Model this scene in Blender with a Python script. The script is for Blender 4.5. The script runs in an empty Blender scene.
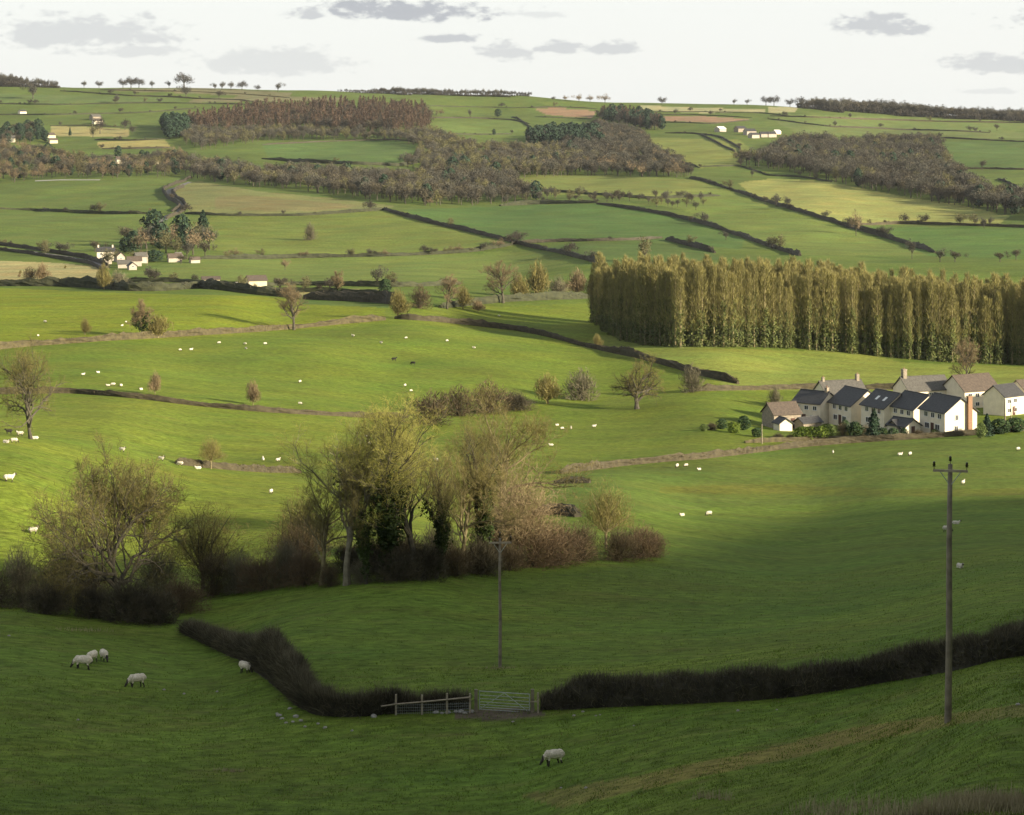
import bpy, math, random
import numpy as np
from mathutils import Vector, noise as mnoise
random.seed(7)
RNG = np.random.default_rng(11)
R = math.radians
scene = bpy.context.scene
COL = scene.collection
F, CX, HY = 2200.0, 512.0, 130.0          # focal length in px, principal column, eye-level row

# ---------------------------------------------------------------- mesh building
class MB:
    def __init__(s): s.v=[]; s.q=[]; s.t=[]; s.n=0; s.mq=[]; s.mt=[]; s.c=[]
    def add(s, v, quads=None, tris=None, mi=0, col=None):
        v=np.asarray(v,float).reshape(-1,3)
        if quads is not None and len(quads):
            q=np.asarray(quads,int).reshape(-1,4)+s.n; s.q.append(q); s.mq.append(np.full(len(q),mi))
        if tris is not None and len(tris):
            t=np.asarray(tris,int).reshape(-1,3)+s.n; s.t.append(t); s.mt.append(np.full(len(t),mi))
        s.v.append(v); s.n+=len(v)
        if col is not None: s.c.append(np.asarray(col,float).reshape(-1,3))
    def mesh(s, name, mats, smooth=False):
        V=np.concatenate(s.v) if s.v else np.zeros((0,3))
        Q=np.concatenate(s.q) if s.q else np.zeros((0,4),int); T=np.concatenate(s.t) if s.t else np.zeros((0,3),int)
        me=bpy.data.meshes.new(name)
        me.vertices.add(len(V)); me.vertices.foreach_set('co',V.astype(np.float32).ravel())
        nl=len(Q)*4+len(T)*3
        me.loops.add(nl); me.loops.foreach_set('vertex_index',np.concatenate([Q.ravel(),T.ravel()]).astype(np.int32))
        me.polygons.add(len(Q)+len(T))
        ls=np.concatenate([np.arange(len(Q))*4, len(Q)*4+np.arange(len(T))*3]).astype(np.int32)
        me.polygons.foreach_set('loop_start',ls)
        mi=np.concatenate([np.concatenate(s.mq) if s.mq else np.zeros(0), np.concatenate(s.mt) if s.mt else np.zeros(0)]).astype(np.int32)
        me.polygons.foreach_set('material_index',mi)
        me.polygons.foreach_set('use_smooth',np.full(len(mi),smooth))
        for m in (mats if isinstance(mats,(list,tuple)) else [mats]): me.materials.append(m)
        me.update(calc_edges=True)
        if s.c:
            C=np.concatenate(s.c); a=me.color_attributes.new('Col','FLOAT_COLOR','POINT')
            a.data.foreach_set('color',np.concatenate([C,np.ones((len(C),1))],1).astype(np.float32).ravel())
        return me
    def build(s, name, mats, parent=None, smooth=False):
        o=bpy.data.objects.new(name, s.mesh(name,mats,smooth)); COL.objects.link(o)
        if parent is not None: o.parent=parent
        return o
    def box(s, c, size, yaw=0.0, mi=0, taper=1.0):
        x,y,z=[k/2 for k in size]; ca,sa=math.cos(yaw),math.sin(yaw)
        v=[]
        for k,zz in enumerate((-z,z)):
            f=1 if k==0 else taper
            for a,b in ((-x,-y),(x,-y),(x,y),(-x,y)):
                a,b=a*f,b*f
                v.append((c[0]+a*ca-b*sa, c[1]+a*sa+b*ca, c[2]+zz))
        s.add(v,[(0,3,2,1),(4,5,6,7),(0,1,5,4),(1,2,6,5),(2,3,7,6),(3,0,4,7)],mi=mi)
    def tube(s, pts, rad, n=6, mi=0, cap=True):
        pts=np.asarray(pts,float); m=len(pts); V=[]
        up=np.array([0.13,0.21,1.0])
        for i in range(m):
            d=pts[min(i+1,m-1)]-pts[max(i-1,0)]; d/= (np.linalg.norm(d)+1e-9)
            a=np.cross(d,up if abs(d[2])<.9 else np.array([1.,.1,0])); a/=np.linalg.norm(a)+1e-9; b=np.cross(d,a)
            th=np.arange(n)*2*math.pi/n
            V.append(pts[i]+rad[i]*(np.cos(th)[:,None]*a+np.sin(th)[:,None]*b))
        q=[(i*n+j,i*n+(j+1)%n,(i+1)*n+(j+1)%n,(i+1)*n+j) for i in range(m-1) for j in range(n)]
        t=[]
        V=np.concatenate(V)
        if cap:
            V=np.concatenate([V,pts[-1:]]); e=(m-1)*n
            t=[(e+j,e+(j+1)%n,m*n) for j in range(n)]
        s.add(V,q,t,mi=mi)
    def slivers(s, p, d, L, W, mi=0):
        """thin pointed twigs: p base, d direction (unit), L length, W width"""
        n=len(p)
        if n==0: return
        r=RNG.normal(size=(n,3)); a=np.cross(d,r); a/=np.linalg.norm(a,axis=1)[:,None]+1e-9
        L=np.broadcast_to(L,(n,))[:,None]; W=np.broadcast_to(W,(n,))[:,None]
        V=np.stack([p-a*W/2,p+a*W/2,p+d*L],1).reshape(-1,3)
        s.add(V,tris=np.arange(n*3).reshape(-1,3),mi=mi)
    def cards(s, p, nrm, size, mi=0):
        """small leaf-clump quads"""
        n=len(p); r=RNG.normal(size=(n,3)); a=np.cross(nrm,r); a/=np.linalg.norm(a,axis=1)[:,None]+1e-9; b=np.cross(nrm,a); b/=np.linalg.norm(b,axis=1)[:,None]+1e-9
        S=np.broadcast_to(size,(n,))[:,None]; k=RNG.uniform(.5,1,(n,1))
        V=np.stack([p-a*S,p-b*S*k,p+a*S,p+b*S*k],1).reshape(-1,3)
        s.add(V,quads=np.arange(n*4).reshape(-1,4),mi=mi)

def rv(n):
    d=RNG.normal(size=(n,3)); return d/np.linalg.norm(d,axis=1)[:,None]

def tag(o,label=None,cat=None,group=None,kind=None):
    if label: o['label']=label
    if cat: o['category']=cat
    if group: o['group']=group
    if kind: o['kind']=kind
    return o
def empty(name,loc,rz=0,sc=1.0):
    o=bpy.data.objects.new(name,None); COL.objects.link(o); o.location=loc; o.rotation_euler=(0,0,rz); o.scale=(sc,sc,sc) if not isinstance(sc,tuple) else sc
    o.empty_display_size=.1
    return o

# ---------------------------------------------------------------- materials
def newmat(name):
    m=bpy.data.materials.new(name); m.use_nodes=True; nt=m.node_tree; b=nt.nodes['Principled BSDF']
    return m,nt,b
def mat(name,c1,c2=None,scale=3.0,rough=.85,bump=0.0,bscale=None,obj_var=0.0,spec=.3,detail=4,coords='Object',two=False):
    m,nt,b=newmat(name); N=nt.nodes; L=nt.links
    b.inputs['Roughness'].default_value=rough; b.inputs['Specular IOR Level'].default_value=spec
    tc=N.new('ShaderNodeTexCoord')
    nz=N.new('ShaderNodeTexNoise'); nz.inputs['Scale'].default_value=scale; nz.inputs['Detail'].default_value=detail
    L.new(tc.outputs[coords],nz.inputs['Vector'])
    rp=N.new('ShaderNodeValToRGB'); rp.color_ramp.elements[0].position=.32; rp.color_ramp.elements[1].position=.68
    c2=c2 or [k*.6 for k in c1]
    rp.color_ramp.elements[0].color=(*c2,1); rp.color_ramp.elements[1].color=(*c1,1)
    L.new(nz.outputs['Fac'],rp.inputs['Fac']); out=rp.outputs['Color']
    if obj_var:
        oi=N.new('ShaderNodeObjectInfo'); mr=N.new('ShaderNodeMapRange'); mr.inputs['To Min'].default_value=1-obj_var; mr.inputs['To Max'].default_value=1+obj_var
        L.new(oi.outputs['Random'],mr.inputs['Value']); mx=N.new('ShaderNodeVectorMath'); mx.operation='SCALE'
        L.new(out,mx.inputs[0]); L.new(mr.outputs['Result'],mx.inputs['Scale']); out=mx.outputs[0]
    L.new(out,b.inputs['Base Color'])
    if bump:
        n2=N.new('ShaderNodeTexNoise'); n2.inputs['Scale'].default_value=bscale or scale*4; n2.inputs['Detail'].default_value=5
        L.new(tc.outputs[coords],n2.inputs['Vector']); bp=N.new('ShaderNodeBump'); bp.inputs['Strength'].default_value=bump; bp.inputs['Distance'].default_value=.05
        L.new(n2.outputs['Fac'],bp.inputs['Height']); L.new(bp.outputs['Normal'],b.inputs['Normal'])
    return m
def leafmat(name,c1,c2,scale=.6,obj_var=.12,trans=.25):
    """thin twig or leaf cover: diffuse with a little light let through"""
    m=mat(name,c1,c2,scale=scale,rough=.8,obj_var=obj_var,spec=.15,detail=3)
    if trans:
        nt=m.node_tree; N=nt.nodes; L=nt.links; b=N['Principled BSDF']; out=N['Material Output']
        tr=N.new('ShaderNodeBsdfTranslucent'); mx=N.new('ShaderNodeMixShader'); mx.inputs[0].default_value=trans
        src=b.inputs['Base Color'].links[0].from_socket; L.new(src,tr.inputs['Color'])
        L.new(b.outputs[0],mx.inputs[1]); L.new(tr.outputs[0],mx.inputs[2]); L.new(mx.outputs[0],out.inputs['Surface'])
    return m

# ---------------------------------------------------------------- terrain
def pchip(x,y,xi):
    x=np.asarray(x,float); y=np.asarray(y,float); h=np.diff(x); d=np.diff(y)/h; m=np.zeros(len(x))
    for i in range(1,len(x)-1):
        if d[i-1]*d[i]>0:
            w1=2*h[i]+h[i-1]; w2=h[i]+2*h[i-1]; m[i]=(w1+w2)/(w1/d[i-1]+w2/d[i])
    m[0]=d[0]; m[-1]=d[-1]
    xi=np.clip(xi,x[0],x[-1]); k=np.clip(np.searchsorted(x,xi)-1,0,len(x)-2); t=(xi-x[k])/h[k]
    return ((2*t**3-3*t**2+1)*y[k]+(t**3-2*t**2+t)*h[k]*m[k]+(-2*t**3+3*t**2)*y[k+1]+(t**3-t**2)*h[k]*m[k+1])
# every column: (distance, row seen there) or (distance, None, height)
FARC={0:86,100:88,200:88,300:91,400:94,500:95,600:102,700:104,800:107,900:115,1024:120}
def prof(x,near,far):
    pts=[(0,-1.7)]
    for t in near+far:
        pts.append((t[0], t[2] if t[1] is None else (HY-t[1])/F*t[0]))
    zr=(HY-FARC[x])/F*3080
    pts+=[(3080,zr),(3200,zr-3),(3600,zr-60),(5000,zr-160),(9000,zr-300)]
    return pts
farL=[(560,348),(700,303),(850,284),(1050,260),(1400,212),(1700,187),(2200,148),(2700,115)]
farM=[(640,333),(720,309),(850,287),(1050,264),(1400,214),(1700,188),(2200,148),(2700,116)]
farR=[(1000,266),(1200,242),(1400,219),(1700,190),(2000,166),(2300,147),(2650,128),(2900,114)]
farRR=[(1000,268),(1200,246),(1400,224),(1700,196),(2000,172),(2300,153),(2650,137),(2900,126)]
COLS={
0:prof(0,[(60,None,-20.5),(115,820),(140,705),(155,660),(172,617),(182,None,-39.6),(190,602),(200,578),(215,535),(232,480),(252,450),(285,431),(330,None,-47.2),(385,424),(430,404),(480,383)],farL),
100:prof(100,[(60,None,-20.5),(115,820),(140,715),(155,668),(174,627),(184,None,-40.4),(193,603),(205,577),(222,538),(240,495),(262,464),(290,443),(325,None,-47.0),(372,437),(405,417),(435,402),(480,385)],farL),
200:prof(200,[(60,None,-20.5),(115,822),(135,737),(150,690),(165,653),(175,630),(185,608),(192,595),(205,577),(222,548),(240,519),(262,489),(295,468),(325,None,-48.7),(357,464),(400,437),(440,411),(500,384),(580,348)],farL[1:]),
300:prof(300,[(60,None,-20.5),(115,824),(130,753),(138,716),(150,673),(160,640),(175,609),(187,588),(205,563),(230,530),(260,499),(295,481),(350,469),(400,444),(455,414),(520,384),(600,342)],farM[0:]),
400:prof(400,[(60,None,-20.5),(115,826),(137,712),(150,668),(165,625),(186,577),(205,556),(230,532),(260,508),(300,489),(350,472),(400,452),(450,430),(500,407),(560,374)],farM),
500:prof(500,[(60,None,-20.2),(115,822),(137,708),(150,667),(165,632),(180,600),(195,574),(215,553),(245,531),(280,511),(320,493),(360,477),(400,460),(450,435),(500,412),(560,379),(640,344),(710,326),(780,302),(900,284),(1050,269)],farR[1:]),
600:prof(600,[(60,None,-19.8),(110,815),(136,704),(150,666),(170,622),(190,586),(210,561),(230,544),(260,522),(300,500),(350,478),(400,463),(450,440),(500,416),(550,394),(600,370),(650,350),(720,326),(800,303),(950,272)],farR[1:]),
700:prof(700,[(60,None,-19.6),(105,808),(133,701),(145,669),(165,631),(190,591),(220,563),(260,536),(320,508),(360,485),(405,459),(450,436),(500,411),(545,390),(590,370),(630,352),(665,343),(760,328)],farR),
800:prof(800,[(55,None,-18.4),(100,802),(131,697),(145,658),(170,618),(200,586),(240,558),(280,535),(330,509),(370,486),(410,463),(440,446),(480,430),(520,412),(560,391),(620,368),(670,347),(780,330)],farR),
900:prof(900,[(50,None,-16.6),(92,785),(110,730),(130,682),(145,645),(170,605),(205,571),(250,542),(300,515),(350,488),(390,466),(425,447),(455,436),(480,426),(520,409),(560,392),(620,373),(670,357),(780,338)],farRR),
1024:prof(1024,[(45,None,-15.4),(78,812),(96,714),(112,682),(128,652),(145,618),(170,583),(210,556),(260,531),(320,501),(370,474),(410,452),(440,436),(480,423),(520,406),(560,390),(620,375),(670,364),(780,345)],farRR),
}
NU,ND=321,1400
PXA=np.linspace(-1100,3012,NU*2-1); LDA=np.linspace(math.log(2.5),math.log(8900),ND); DA=np.exp(LDA)
cx=sorted(COLS); base=[]
for x in cx:
    p=COLS[x]; base.append(pchip([a for a,_ in p],[b for _,b in p],DA))
base=np.array(base)
cxe=[-1200,-500]+cx+[1500,3100]
base=np.concatenate([base[:1]+0,base[:1],base,base[-1:],base[-1:]])
# left of the frame the lit hill stands a little higher, on the right a steep unseen spur is added to shade the near fields
base[0]+=np.interp(DA,[150,240,330,600,5000],[0,9,9,5,0]); base[1]+=np.interp(DA,[160,240,330,500],[0,4,4,0])
ZT=np.empty((len(PXA),ND))
for j in range(ND): ZT[:,j]=pchip(cxe,base[:,j],PXA)
UU=(PXA-CX)/F
crest=pchip([2,60,135,141,150,163,182,230,263,284,300,335,400],[13,13,6,2,-1.5,-3.5,-5,-6.5,-9.5,-20,-32,-54,-62],np.clip(DA,2,400))  # crest of the added spur, shaped so its shadow ends beyond the near fields
for i,u in enumerate(UU):
    if u>.25:
        t=min(1,(u-.25)/.45); t=t*t*(3-2*t)*.35+t*.65
        tgt=np.where(DA<400,np.maximum(crest,ZT[i]),ZT[i]); w=np.clip((400-DA)/60,0,1)
        ZT[i]+= (tgt-ZT[i])*t*w + (5*max(0,u-.7))*w*(DA<400)
XX=UU[:,None]*DA[None,:]; YY=np.broadcast_to(DA[None,:],XX.shape)
def fbm(x,y,wl,seed=0,oct=3):
    r=np.zeros_like(x); g=np.random.default_rng(seed); a=1.0
    for o in range(oct):
        for k in range(4):
            th=g.uniform(0,math.pi*2); f=2*math.pi/(wl*g.uniform(.7,1.4)); r+=a*np.sin((x*math.cos(th)+y*math.sin(th))*f+g.uniform(0,7))
        wl*=.5; a*=.5
    return r/3.2
ZT+=fbm(XX,YY,14,1)*np.interp(DA,[30,80,400,700],[0,.03,.05,0])[None,:]
ZT+=fbm(XX*.5,YY,60,2)*np.interp(DA,[120,200,260,420,700,2500,3000],[0,.1,.35,.3,.3,.6,.3])[None,:]
ZT+=fbm(XX,YY,330,3)*np.interp(DA,[600,1300,2600,3000],[0,2.2,3.0,1.0])[None,:]
def hpx(px,D):
    px=np.asarray(px,float); D=np.asarray(D,float)
    a=np.clip((px-PXA[0])/(PXA[1]-PXA[0]),0,len(PXA)-1.001); b=np.clip((np.log(np.maximum(D,2.5))-LDA[0])/(LDA[1]-LDA[0]),0,ND-1.001)
    i=a.astype(int); j=b.astype(int); fa=a-i; fb=b-j
    return (ZT[i,j]*(1-fa)*(1-fb)+ZT[i+1,j]*fa*(1-fb)+ZT[i,j+1]*(1-fa)*fb+ZT[i+1,j+1]*fa*fb)
def hxy(x,y):
    y=np.maximum(np.asarray(y,float),2.5); return hpx(CX+F*np.asarray(x,float)/y,y)
def seeD(px,py,dmin=40):
    """distance at which the sight line through a spot of the photograph first meets the ground"""
    z=hpx(np.full(ND,px),DA); rows=HY-F*z/DA; ok=(DA>dmin)&(DA<3150)
    k=np.where(ok&(rows<=py))[0]
    if len(k)==0: return DA[np.where(ok)[0][np.argmin(rows[ok])]]
    k=k[0]
    r0,r1=rows[k-1],rows[k]; t=0 if r0==r1 else min(1,max(0,(r0-py)/(r0-r1)))
    return DA[k-1]+(DA[k]-DA[k-1])*t
def G(px,D): return Vector(((px-CX)/F*D, D, float(hpx(px,D))))
def P(px,py): return G(px,seeD(px,py))
SUN_E=5.0; SKY_S=.05; EXPO=1.30; HAZE=.00002; VEIL=(8.8,8.95,8.75); VEIL_F=.8; VEIL_TOP=.36; CLOUD=(4.1,4.3,4.6)
# ---------------------------------------------------------------- ground sheet with its fields
def densify(pts,step=12,closed=False):
    out=[]; n=len(pts)
    for i in range(n if closed else n-1):
        a,b=pts[i],pts[(i+1)%n]; k=max(1,int(math.hypot(b[0]-a[0],b[1]-a[1])/step))
        for j in range(k): out.append((a[0]+(b[0]-a[0])*j/k,a[1]+(b[1]-a[1])*j/k))
    if not closed: out.append(pts[-1])
    return out
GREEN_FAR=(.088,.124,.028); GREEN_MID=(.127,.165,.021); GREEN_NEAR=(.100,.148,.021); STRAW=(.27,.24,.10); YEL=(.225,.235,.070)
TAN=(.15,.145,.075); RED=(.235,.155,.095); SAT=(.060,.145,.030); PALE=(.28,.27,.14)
FIELDS=[
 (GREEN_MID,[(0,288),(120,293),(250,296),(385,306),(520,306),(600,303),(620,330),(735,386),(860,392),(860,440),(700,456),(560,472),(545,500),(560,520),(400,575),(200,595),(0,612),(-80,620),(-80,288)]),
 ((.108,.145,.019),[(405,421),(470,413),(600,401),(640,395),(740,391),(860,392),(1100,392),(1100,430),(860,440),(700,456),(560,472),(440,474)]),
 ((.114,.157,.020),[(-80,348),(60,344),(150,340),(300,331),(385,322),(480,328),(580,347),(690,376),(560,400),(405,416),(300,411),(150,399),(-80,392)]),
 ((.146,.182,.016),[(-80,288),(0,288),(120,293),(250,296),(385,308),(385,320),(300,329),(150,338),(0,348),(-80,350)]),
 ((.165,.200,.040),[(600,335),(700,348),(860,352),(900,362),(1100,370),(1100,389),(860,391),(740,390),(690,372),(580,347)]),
 ((.094,.132,.022),[(560,474),(700,459),(860,443),(1100,430),(1100,492),(900,500),(700,508),(560,520)]),  # greener right-hand field, its sunlit part coloured darker to soften the shadow edge
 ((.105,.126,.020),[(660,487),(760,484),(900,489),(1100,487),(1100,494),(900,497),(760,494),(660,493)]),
 (GREEN_FAR,[(-80,183),(110,180),(168,178),(176,190),(165,193),(178,205),(172,213),(-80,208)]),
 ((.155,.165,.060),[(180,184),(200,181),(256,191),(330,198),(395,206),(386,210),(300,215),(190,214),(184,204),(172,192)]),
 ((.165,.150,.062),[(215,197),(256,196),(330,203),(365,206),(300,212),(215,209)]),
 ((0.101,0.142,0.032),[(-80,210),(60,213),(170,214),(200,216),(205,250),(100,255),(-80,243)]),
 ((0.124,0.157,0.033),[(210,216),(386,211),(512,243),(470,252),(330,257),(205,250)]),
 ((.070,.122,.030),[(400,210),(500,206),(600,203),(700,222),(745,240),(740,250),(665,240),(600,241),(512,243),(450,228)]),
 ((.076,.120,.030),[(600,243),(665,240),(712,252),(720,260),(610,266),(530,248)]),
 (YEL,[(738,183),(770,178),(830,182),(900,196),(960,205),(1010,216),(1000,224),(860,225),(800,212),(760,200)]),
 ((0.080,0.138,0.031),[(860,227),(1100,227),(1100,262),(930,256),(880,238)]),
 ((0.118,0.157,0.035),[(690,182),(735,192),(790,212),(850,230),(900,243),(930,256),(800,255),(745,238),(700,215),(640,200)]),
 ((.078,.126,.034),[(262,144),(330,141),(400,140),(420,148),(425,158),(395,164),(330,163),(268,158)]),
 ((0.101,0.142,0.035),[(430,122),(512,121),(528,125),(528,134),(440,133)]),
 ((0.146,0.171,0.044),[(512,174),(600,175),(700,180),(720,190),(640,198),(560,195),(512,188)]),
 ((0.152,0.176,0.044),[(640,137),(740,140),(755,150),(740,165),(700,168),(660,155)]),
 (RED,[(533,108),(560,108),(597,111),(592,118),(548,115)]),
 (RED,[(662,116),(700,116),(752,119),(722,123),(700,122),(665,121)]),
 (PALE,[(640,105),(700,108),(765,109),(765,112),(700,113),(640,110)]),
 (PALE,[(768,107),(800,107),(795,112),(768,113)]),
 ((.076,.122,.032),[(945,141),(1100,142),(1100,168),(955,169),(942,155)]),
 ((0.118,0.157,0.044),[(775,114),(1100,122),(1100,133),(960,131),(830,128),(775,120)]),
 ((0.112,0.142,0.044),[(775,121),(900,130),(1100,134),(1100,140),(940,138),(800,134)]),
 (STRAW,[(50,126),(92,127),(100,128),(130,129),(128,137),(52,136)]),
 ((.28,.25,.09),[(97,142),(165,140),(172,148),(100,148)]),
 ((0.101,0.152,0.031),[(66,151),(105,150),(105,160),(70,162)]),
 ((0.090,0.133,0.031),[(102,149),(172,149),(172,156),(102,157)]),
 (TAN,[(100,89),(200,88),(250,90),(292,93),(290,98),(240,96),(180,93),(120,91)]),
 (TAN,[(190,100),(256,96),(345,98),(345,101),(256,101),(190,103)]),
 ((0.090,0.128,0.040),[(0,94),(100,96),(180,98),(180,102),(100,103),(0,103)]),
 ((.30,.27,.12),[(-80,258),(60,263),(100,267),(105,283),(60,283),(-80,285)]),
 ((0.118,0.157,0.035),[(110,275),(205,258),(300,257),(470,253),(560,250),(600,262),(500,275),(390,284),(200,280)]),
 ((.24,.23,.09),[(300,288),(388,290),(388,297),(300,296)]),
 ((0.090,0.138,0.031),[(300,299),(388,301),(388,308),(300,304)]),
 ((.16,.15,.04),[(520,795),(640,775),(760,750),(850,728),(960,712),(1060,700),(1060,712),(960,724),(860,742),(760,764),(640,790),(560,808)]),
]
FIELDS.append(((.10,.085,.06),[(455,711),(480,709),(530,708),(542,712),(548,717),(500,721),(455,718)]))
pgrid=np.unique(np.concatenate([np.linspace(-1000,-60,34),np.linspace(-60,1084,760),np.linspace(1084,3000,60)]))
rows=[3.0]
while rows[-1]<8600:
    d=rows[-1]; rows.append(d*(1.03 if d<60 else 1.0052 if d<3300 else 1.04))
rows=np.array(rows)
PX,DD=np.meshgrid(pgrid,rows,indexing='ij')
Z=hpx(PX,DD)
X=(PX-CX)/F*DD
near_tone=np.clip((DD-420)/900,0,1)[...,None]
C=np.array(GREEN_NEAR)*(1-near_tone)+np.array(GREEN_FAR)*near_tone
C=np.broadcast_to(C,PX.shape+(3,)).copy()
LD=np.log(DD)
def inside(poly,x,y):
    res=np.zeros(x.shape,bool); n=len(poly)
    for i in range(n):
        x0,y0=poly[i]; x1,y1=poly[(i+1)%n]
        if y0==y1: continue
        c=((y0>y)!=(y1>y))&(x<(x1-x0)*(y-y0)/(y1-y0)+x0); res^=c
    return res
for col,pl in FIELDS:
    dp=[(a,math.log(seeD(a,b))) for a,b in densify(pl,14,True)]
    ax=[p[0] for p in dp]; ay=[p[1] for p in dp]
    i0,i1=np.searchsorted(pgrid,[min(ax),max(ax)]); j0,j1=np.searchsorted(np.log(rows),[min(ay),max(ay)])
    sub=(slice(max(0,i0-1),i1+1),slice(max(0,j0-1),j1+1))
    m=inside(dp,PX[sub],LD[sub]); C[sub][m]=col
# slow drift of sward colour: greener and yellower patches of grass
v1=fbm(X,DD,55,21)[...,None]; v2=fbm(X*.5,DD,18,22)[...,None]; v3=fbm(X,DD*.6,260,23)[...,None]
C*=1+.07*v1+.04*v2+.10*v3*near_tone
C[...,0]*=(1+.07*fbm(X,DD,35,24)+.05*fbm(X*.25,DD,9,25))
C=np.clip(C,.01,.6)
NI,NJ=PX.shape
V=np.stack([X,DD,Z],-1).reshape(-1,3)
idx=np.arange(NI*NJ).reshape(NI,NJ)
Q=np.stack([idx[:-1,:-1],idx[1:,:-1],idx[1:,1:],idx[:-1,1:]],-1).reshape(-1,4)
gm,nt,b=newmat('pasture'); N=nt.nodes; L=nt.links
b.inputs['Roughness'].default_value=.95; b.inputs['Specular IOR Level'].default_value=.08
at=N.new('ShaderNodeAttribute'); at.attribute_name='Col'
tc=N.new('ShaderNodeTexCoord')
def nz(scale,detail=4,map_scale=None,rough=.6):
    n=N.new('ShaderNodeTexNoise'); n.inputs['Scale'].default_value=scale; n.inputs['Detail'].default_value=detail; n.inputs['Roughness'].default_value=rough
    if map_scale:
        mp=N.new('ShaderNodeMapping'); mp.inputs['Scale'].default_value=map_scale; L.new(tc.outputs['Object'],mp.inputs['Vector']); L.new(mp.outputs[0],n.inputs['Vector'])
    else: L.new(tc.outputs['Object'],n.inputs['Vector'])
    return n
def mr(src,a,b_,lo=.3,hi=.7):
    m=N.new('ShaderNodeMapRange'); m.inputs['From Min'].default_value=lo; m.inputs['From Max'].default_value=hi; m.inputs['To Min'].default_value=a; m.inputs['To Max'].default_value=b_
    L.new(src,m.inputs['Value']); return m
def mul(a,b_):
    m=N.new('ShaderNodeMath'); m.operation='MULTIPLY'; L.new(a,m.inputs[0]); L.new(b_,m.inputs[1]); return m.outputs[0]
f=mul(mr(nz(1.6,6,(.45,1,1),.75).outputs['Fac'],.38,1.62).outputs[0], mr(nz(.16,5,(.35,1,1)).outputs['Fac'],.84,1.16).outputs[0])
f=mul(f,mr(nz(.02,4).outputs['Fac'],.90,1.10).outputs[0])
sc=N.new('ShaderNodeVectorMath'); sc.operation='SCALE'; L.new(at.outputs['Color'],sc.inputs[0]); L.new(f,sc.inputs['Scale'])
# a little dead grass mixed in
mx=N.new('ShaderNodeMix'); mx.data_type='RGBA'; mx.inputs['B'].default_value=(.17,.14,.05,1)
L.new(mr(nz(.55,6,(.3,1,1),.7).outputs['Fac'],0,.55,.52,.80).outputs[0],mx.inputs['Factor']); L.new(sc.outputs[0],mx.inputs['A'])
mx2=N.new('ShaderNodeMix'); mx2.data_type='RGBA'; mx2.inputs['B'].default_value=(.045,.075,.014,1)
L.new(mr(nz(.9,7,(.4,1,1),.8).outputs['Fac'],0,.6,.56,.72).outputs[0],mx2.inputs['Factor']); L.new(mx.outputs['Result'],mx2.inputs['A'])
L.new(mx2.outputs['Result'],b.inputs['Base Color'])
bp=N.new('ShaderNodeBump'); bp.inputs['Strength'].default_value=.7; bp.inputs['Distance'].default_value=.22
L.new(nz(1.1,7,(.6,1,1),.75).outputs['Fac'],bp.inputs['Height']); L.new(bp.outputs['Normal'],b.inputs['Normal'])
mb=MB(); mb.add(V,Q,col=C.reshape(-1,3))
ground=mb.build('ground',gm,smooth=True); tag(ground,kind='structure')
del X,DD,LD,C,V,Q,PX,Z,v1,v2,v3

# ---------------------------------------------------------------- sky, sun, air, camera
SUN_EL,SUN_AZ=17.5,25.0      # sun low on the right, a little behind the camera
sdir=Vector((math.cos(R(SUN_EL))*math.cos(R(SUN_AZ)),-math.cos(R(SUN_EL))*math.sin(R(SUN_AZ)),math.sin(R(SUN_EL))))
sl=bpy.data.lights.new('sun','SUN'); sl.energy=SUN_E; sl.angle=R(3.2); sl.color=(1,.86,.64)
so=bpy.data.objects.new('sun',sl); COL.objects.link(so); so.rotation_euler=sdir.to_track_quat('Z','Y').to_euler()
w=bpy.data.worlds.new('World'); scene.world=w; w.use_nodes=True; nt=w.node_tree; N=nt.nodes; L=nt.links
bg=N['Background']; bg.inputs['Strength'].default_value=SKY_S
sk=N.new('ShaderNodeTexSky'); sk.sky_type='NISHITA'; sk.sun_disc=False; sk.sun_elevation=R(SUN_EL); sk.sun_rotation=math.atan2(sdir.x,sdir.y)
sk.air_density=1.0; sk.dust_density=2.0
# thin bright high cloud over the whole sky, darker small clouds where the photograph has them
tc=N.new('ShaderNodeTexCoord')
veil=N.new('ShaderNodeMix'); veil.data_type='RGBA'; veil.inputs['Factor'].default_value=VEIL_F; veil.inputs['B'].default_value=(*VEIL,1)
L.new(sk.outputs[0],veil.inputs['A'])
sx=N.new('ShaderNodeSeparateXYZ'); L.new(tc.outputs['Generated'],sx.inputs[0])
vf=N.new('ShaderNodeMapRange'); vf.interpolation_type='SMOOTHSTEP'; vf.inputs['From Min'].default_value=.09; vf.inputs['From Max'].default_value=.5; vf.inputs['To Min'].default_value=VEIL_F; vf.inputs['To Max'].default_value=VEIL_TOP
L.new(sx.outputs['Z'],vf.inputs['Value']); L.new(vf.outputs[0],veil.inputs['Factor'])
L.new(sx.outputs['Z'],vf.inputs['Value']); L.new(vf.outputs[0],veil.inputs['Factor'])
L.new(sx.outputs['Z'],vf.inputs['Value']); L.new(vf.outputs[0],veil.inputs['Factor'])
wn=N.new('ShaderNodeTexNoise'); wn.inputs['Scale'].default_value=26; wn.inputs['Detail'].default_value=7; wn.inputs['Roughness'].default_value=.6
mp=N.new('ShaderNodeMapping'); mp.inputs['Scale'].default_value=(1,1,2.2); L.new(tc.outputs['Generated'],mp.inputs['Vector']); L.new(mp.outputs[0],wn.inputs['Vector'])
wn2=N.new('ShaderNodeTexNoise'); wn2.inputs['Scale'].default_value=150; wn2.inputs['Detail'].default_value=6; L.new(mp.outputs[0],wn2.inputs['Vector'])
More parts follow.
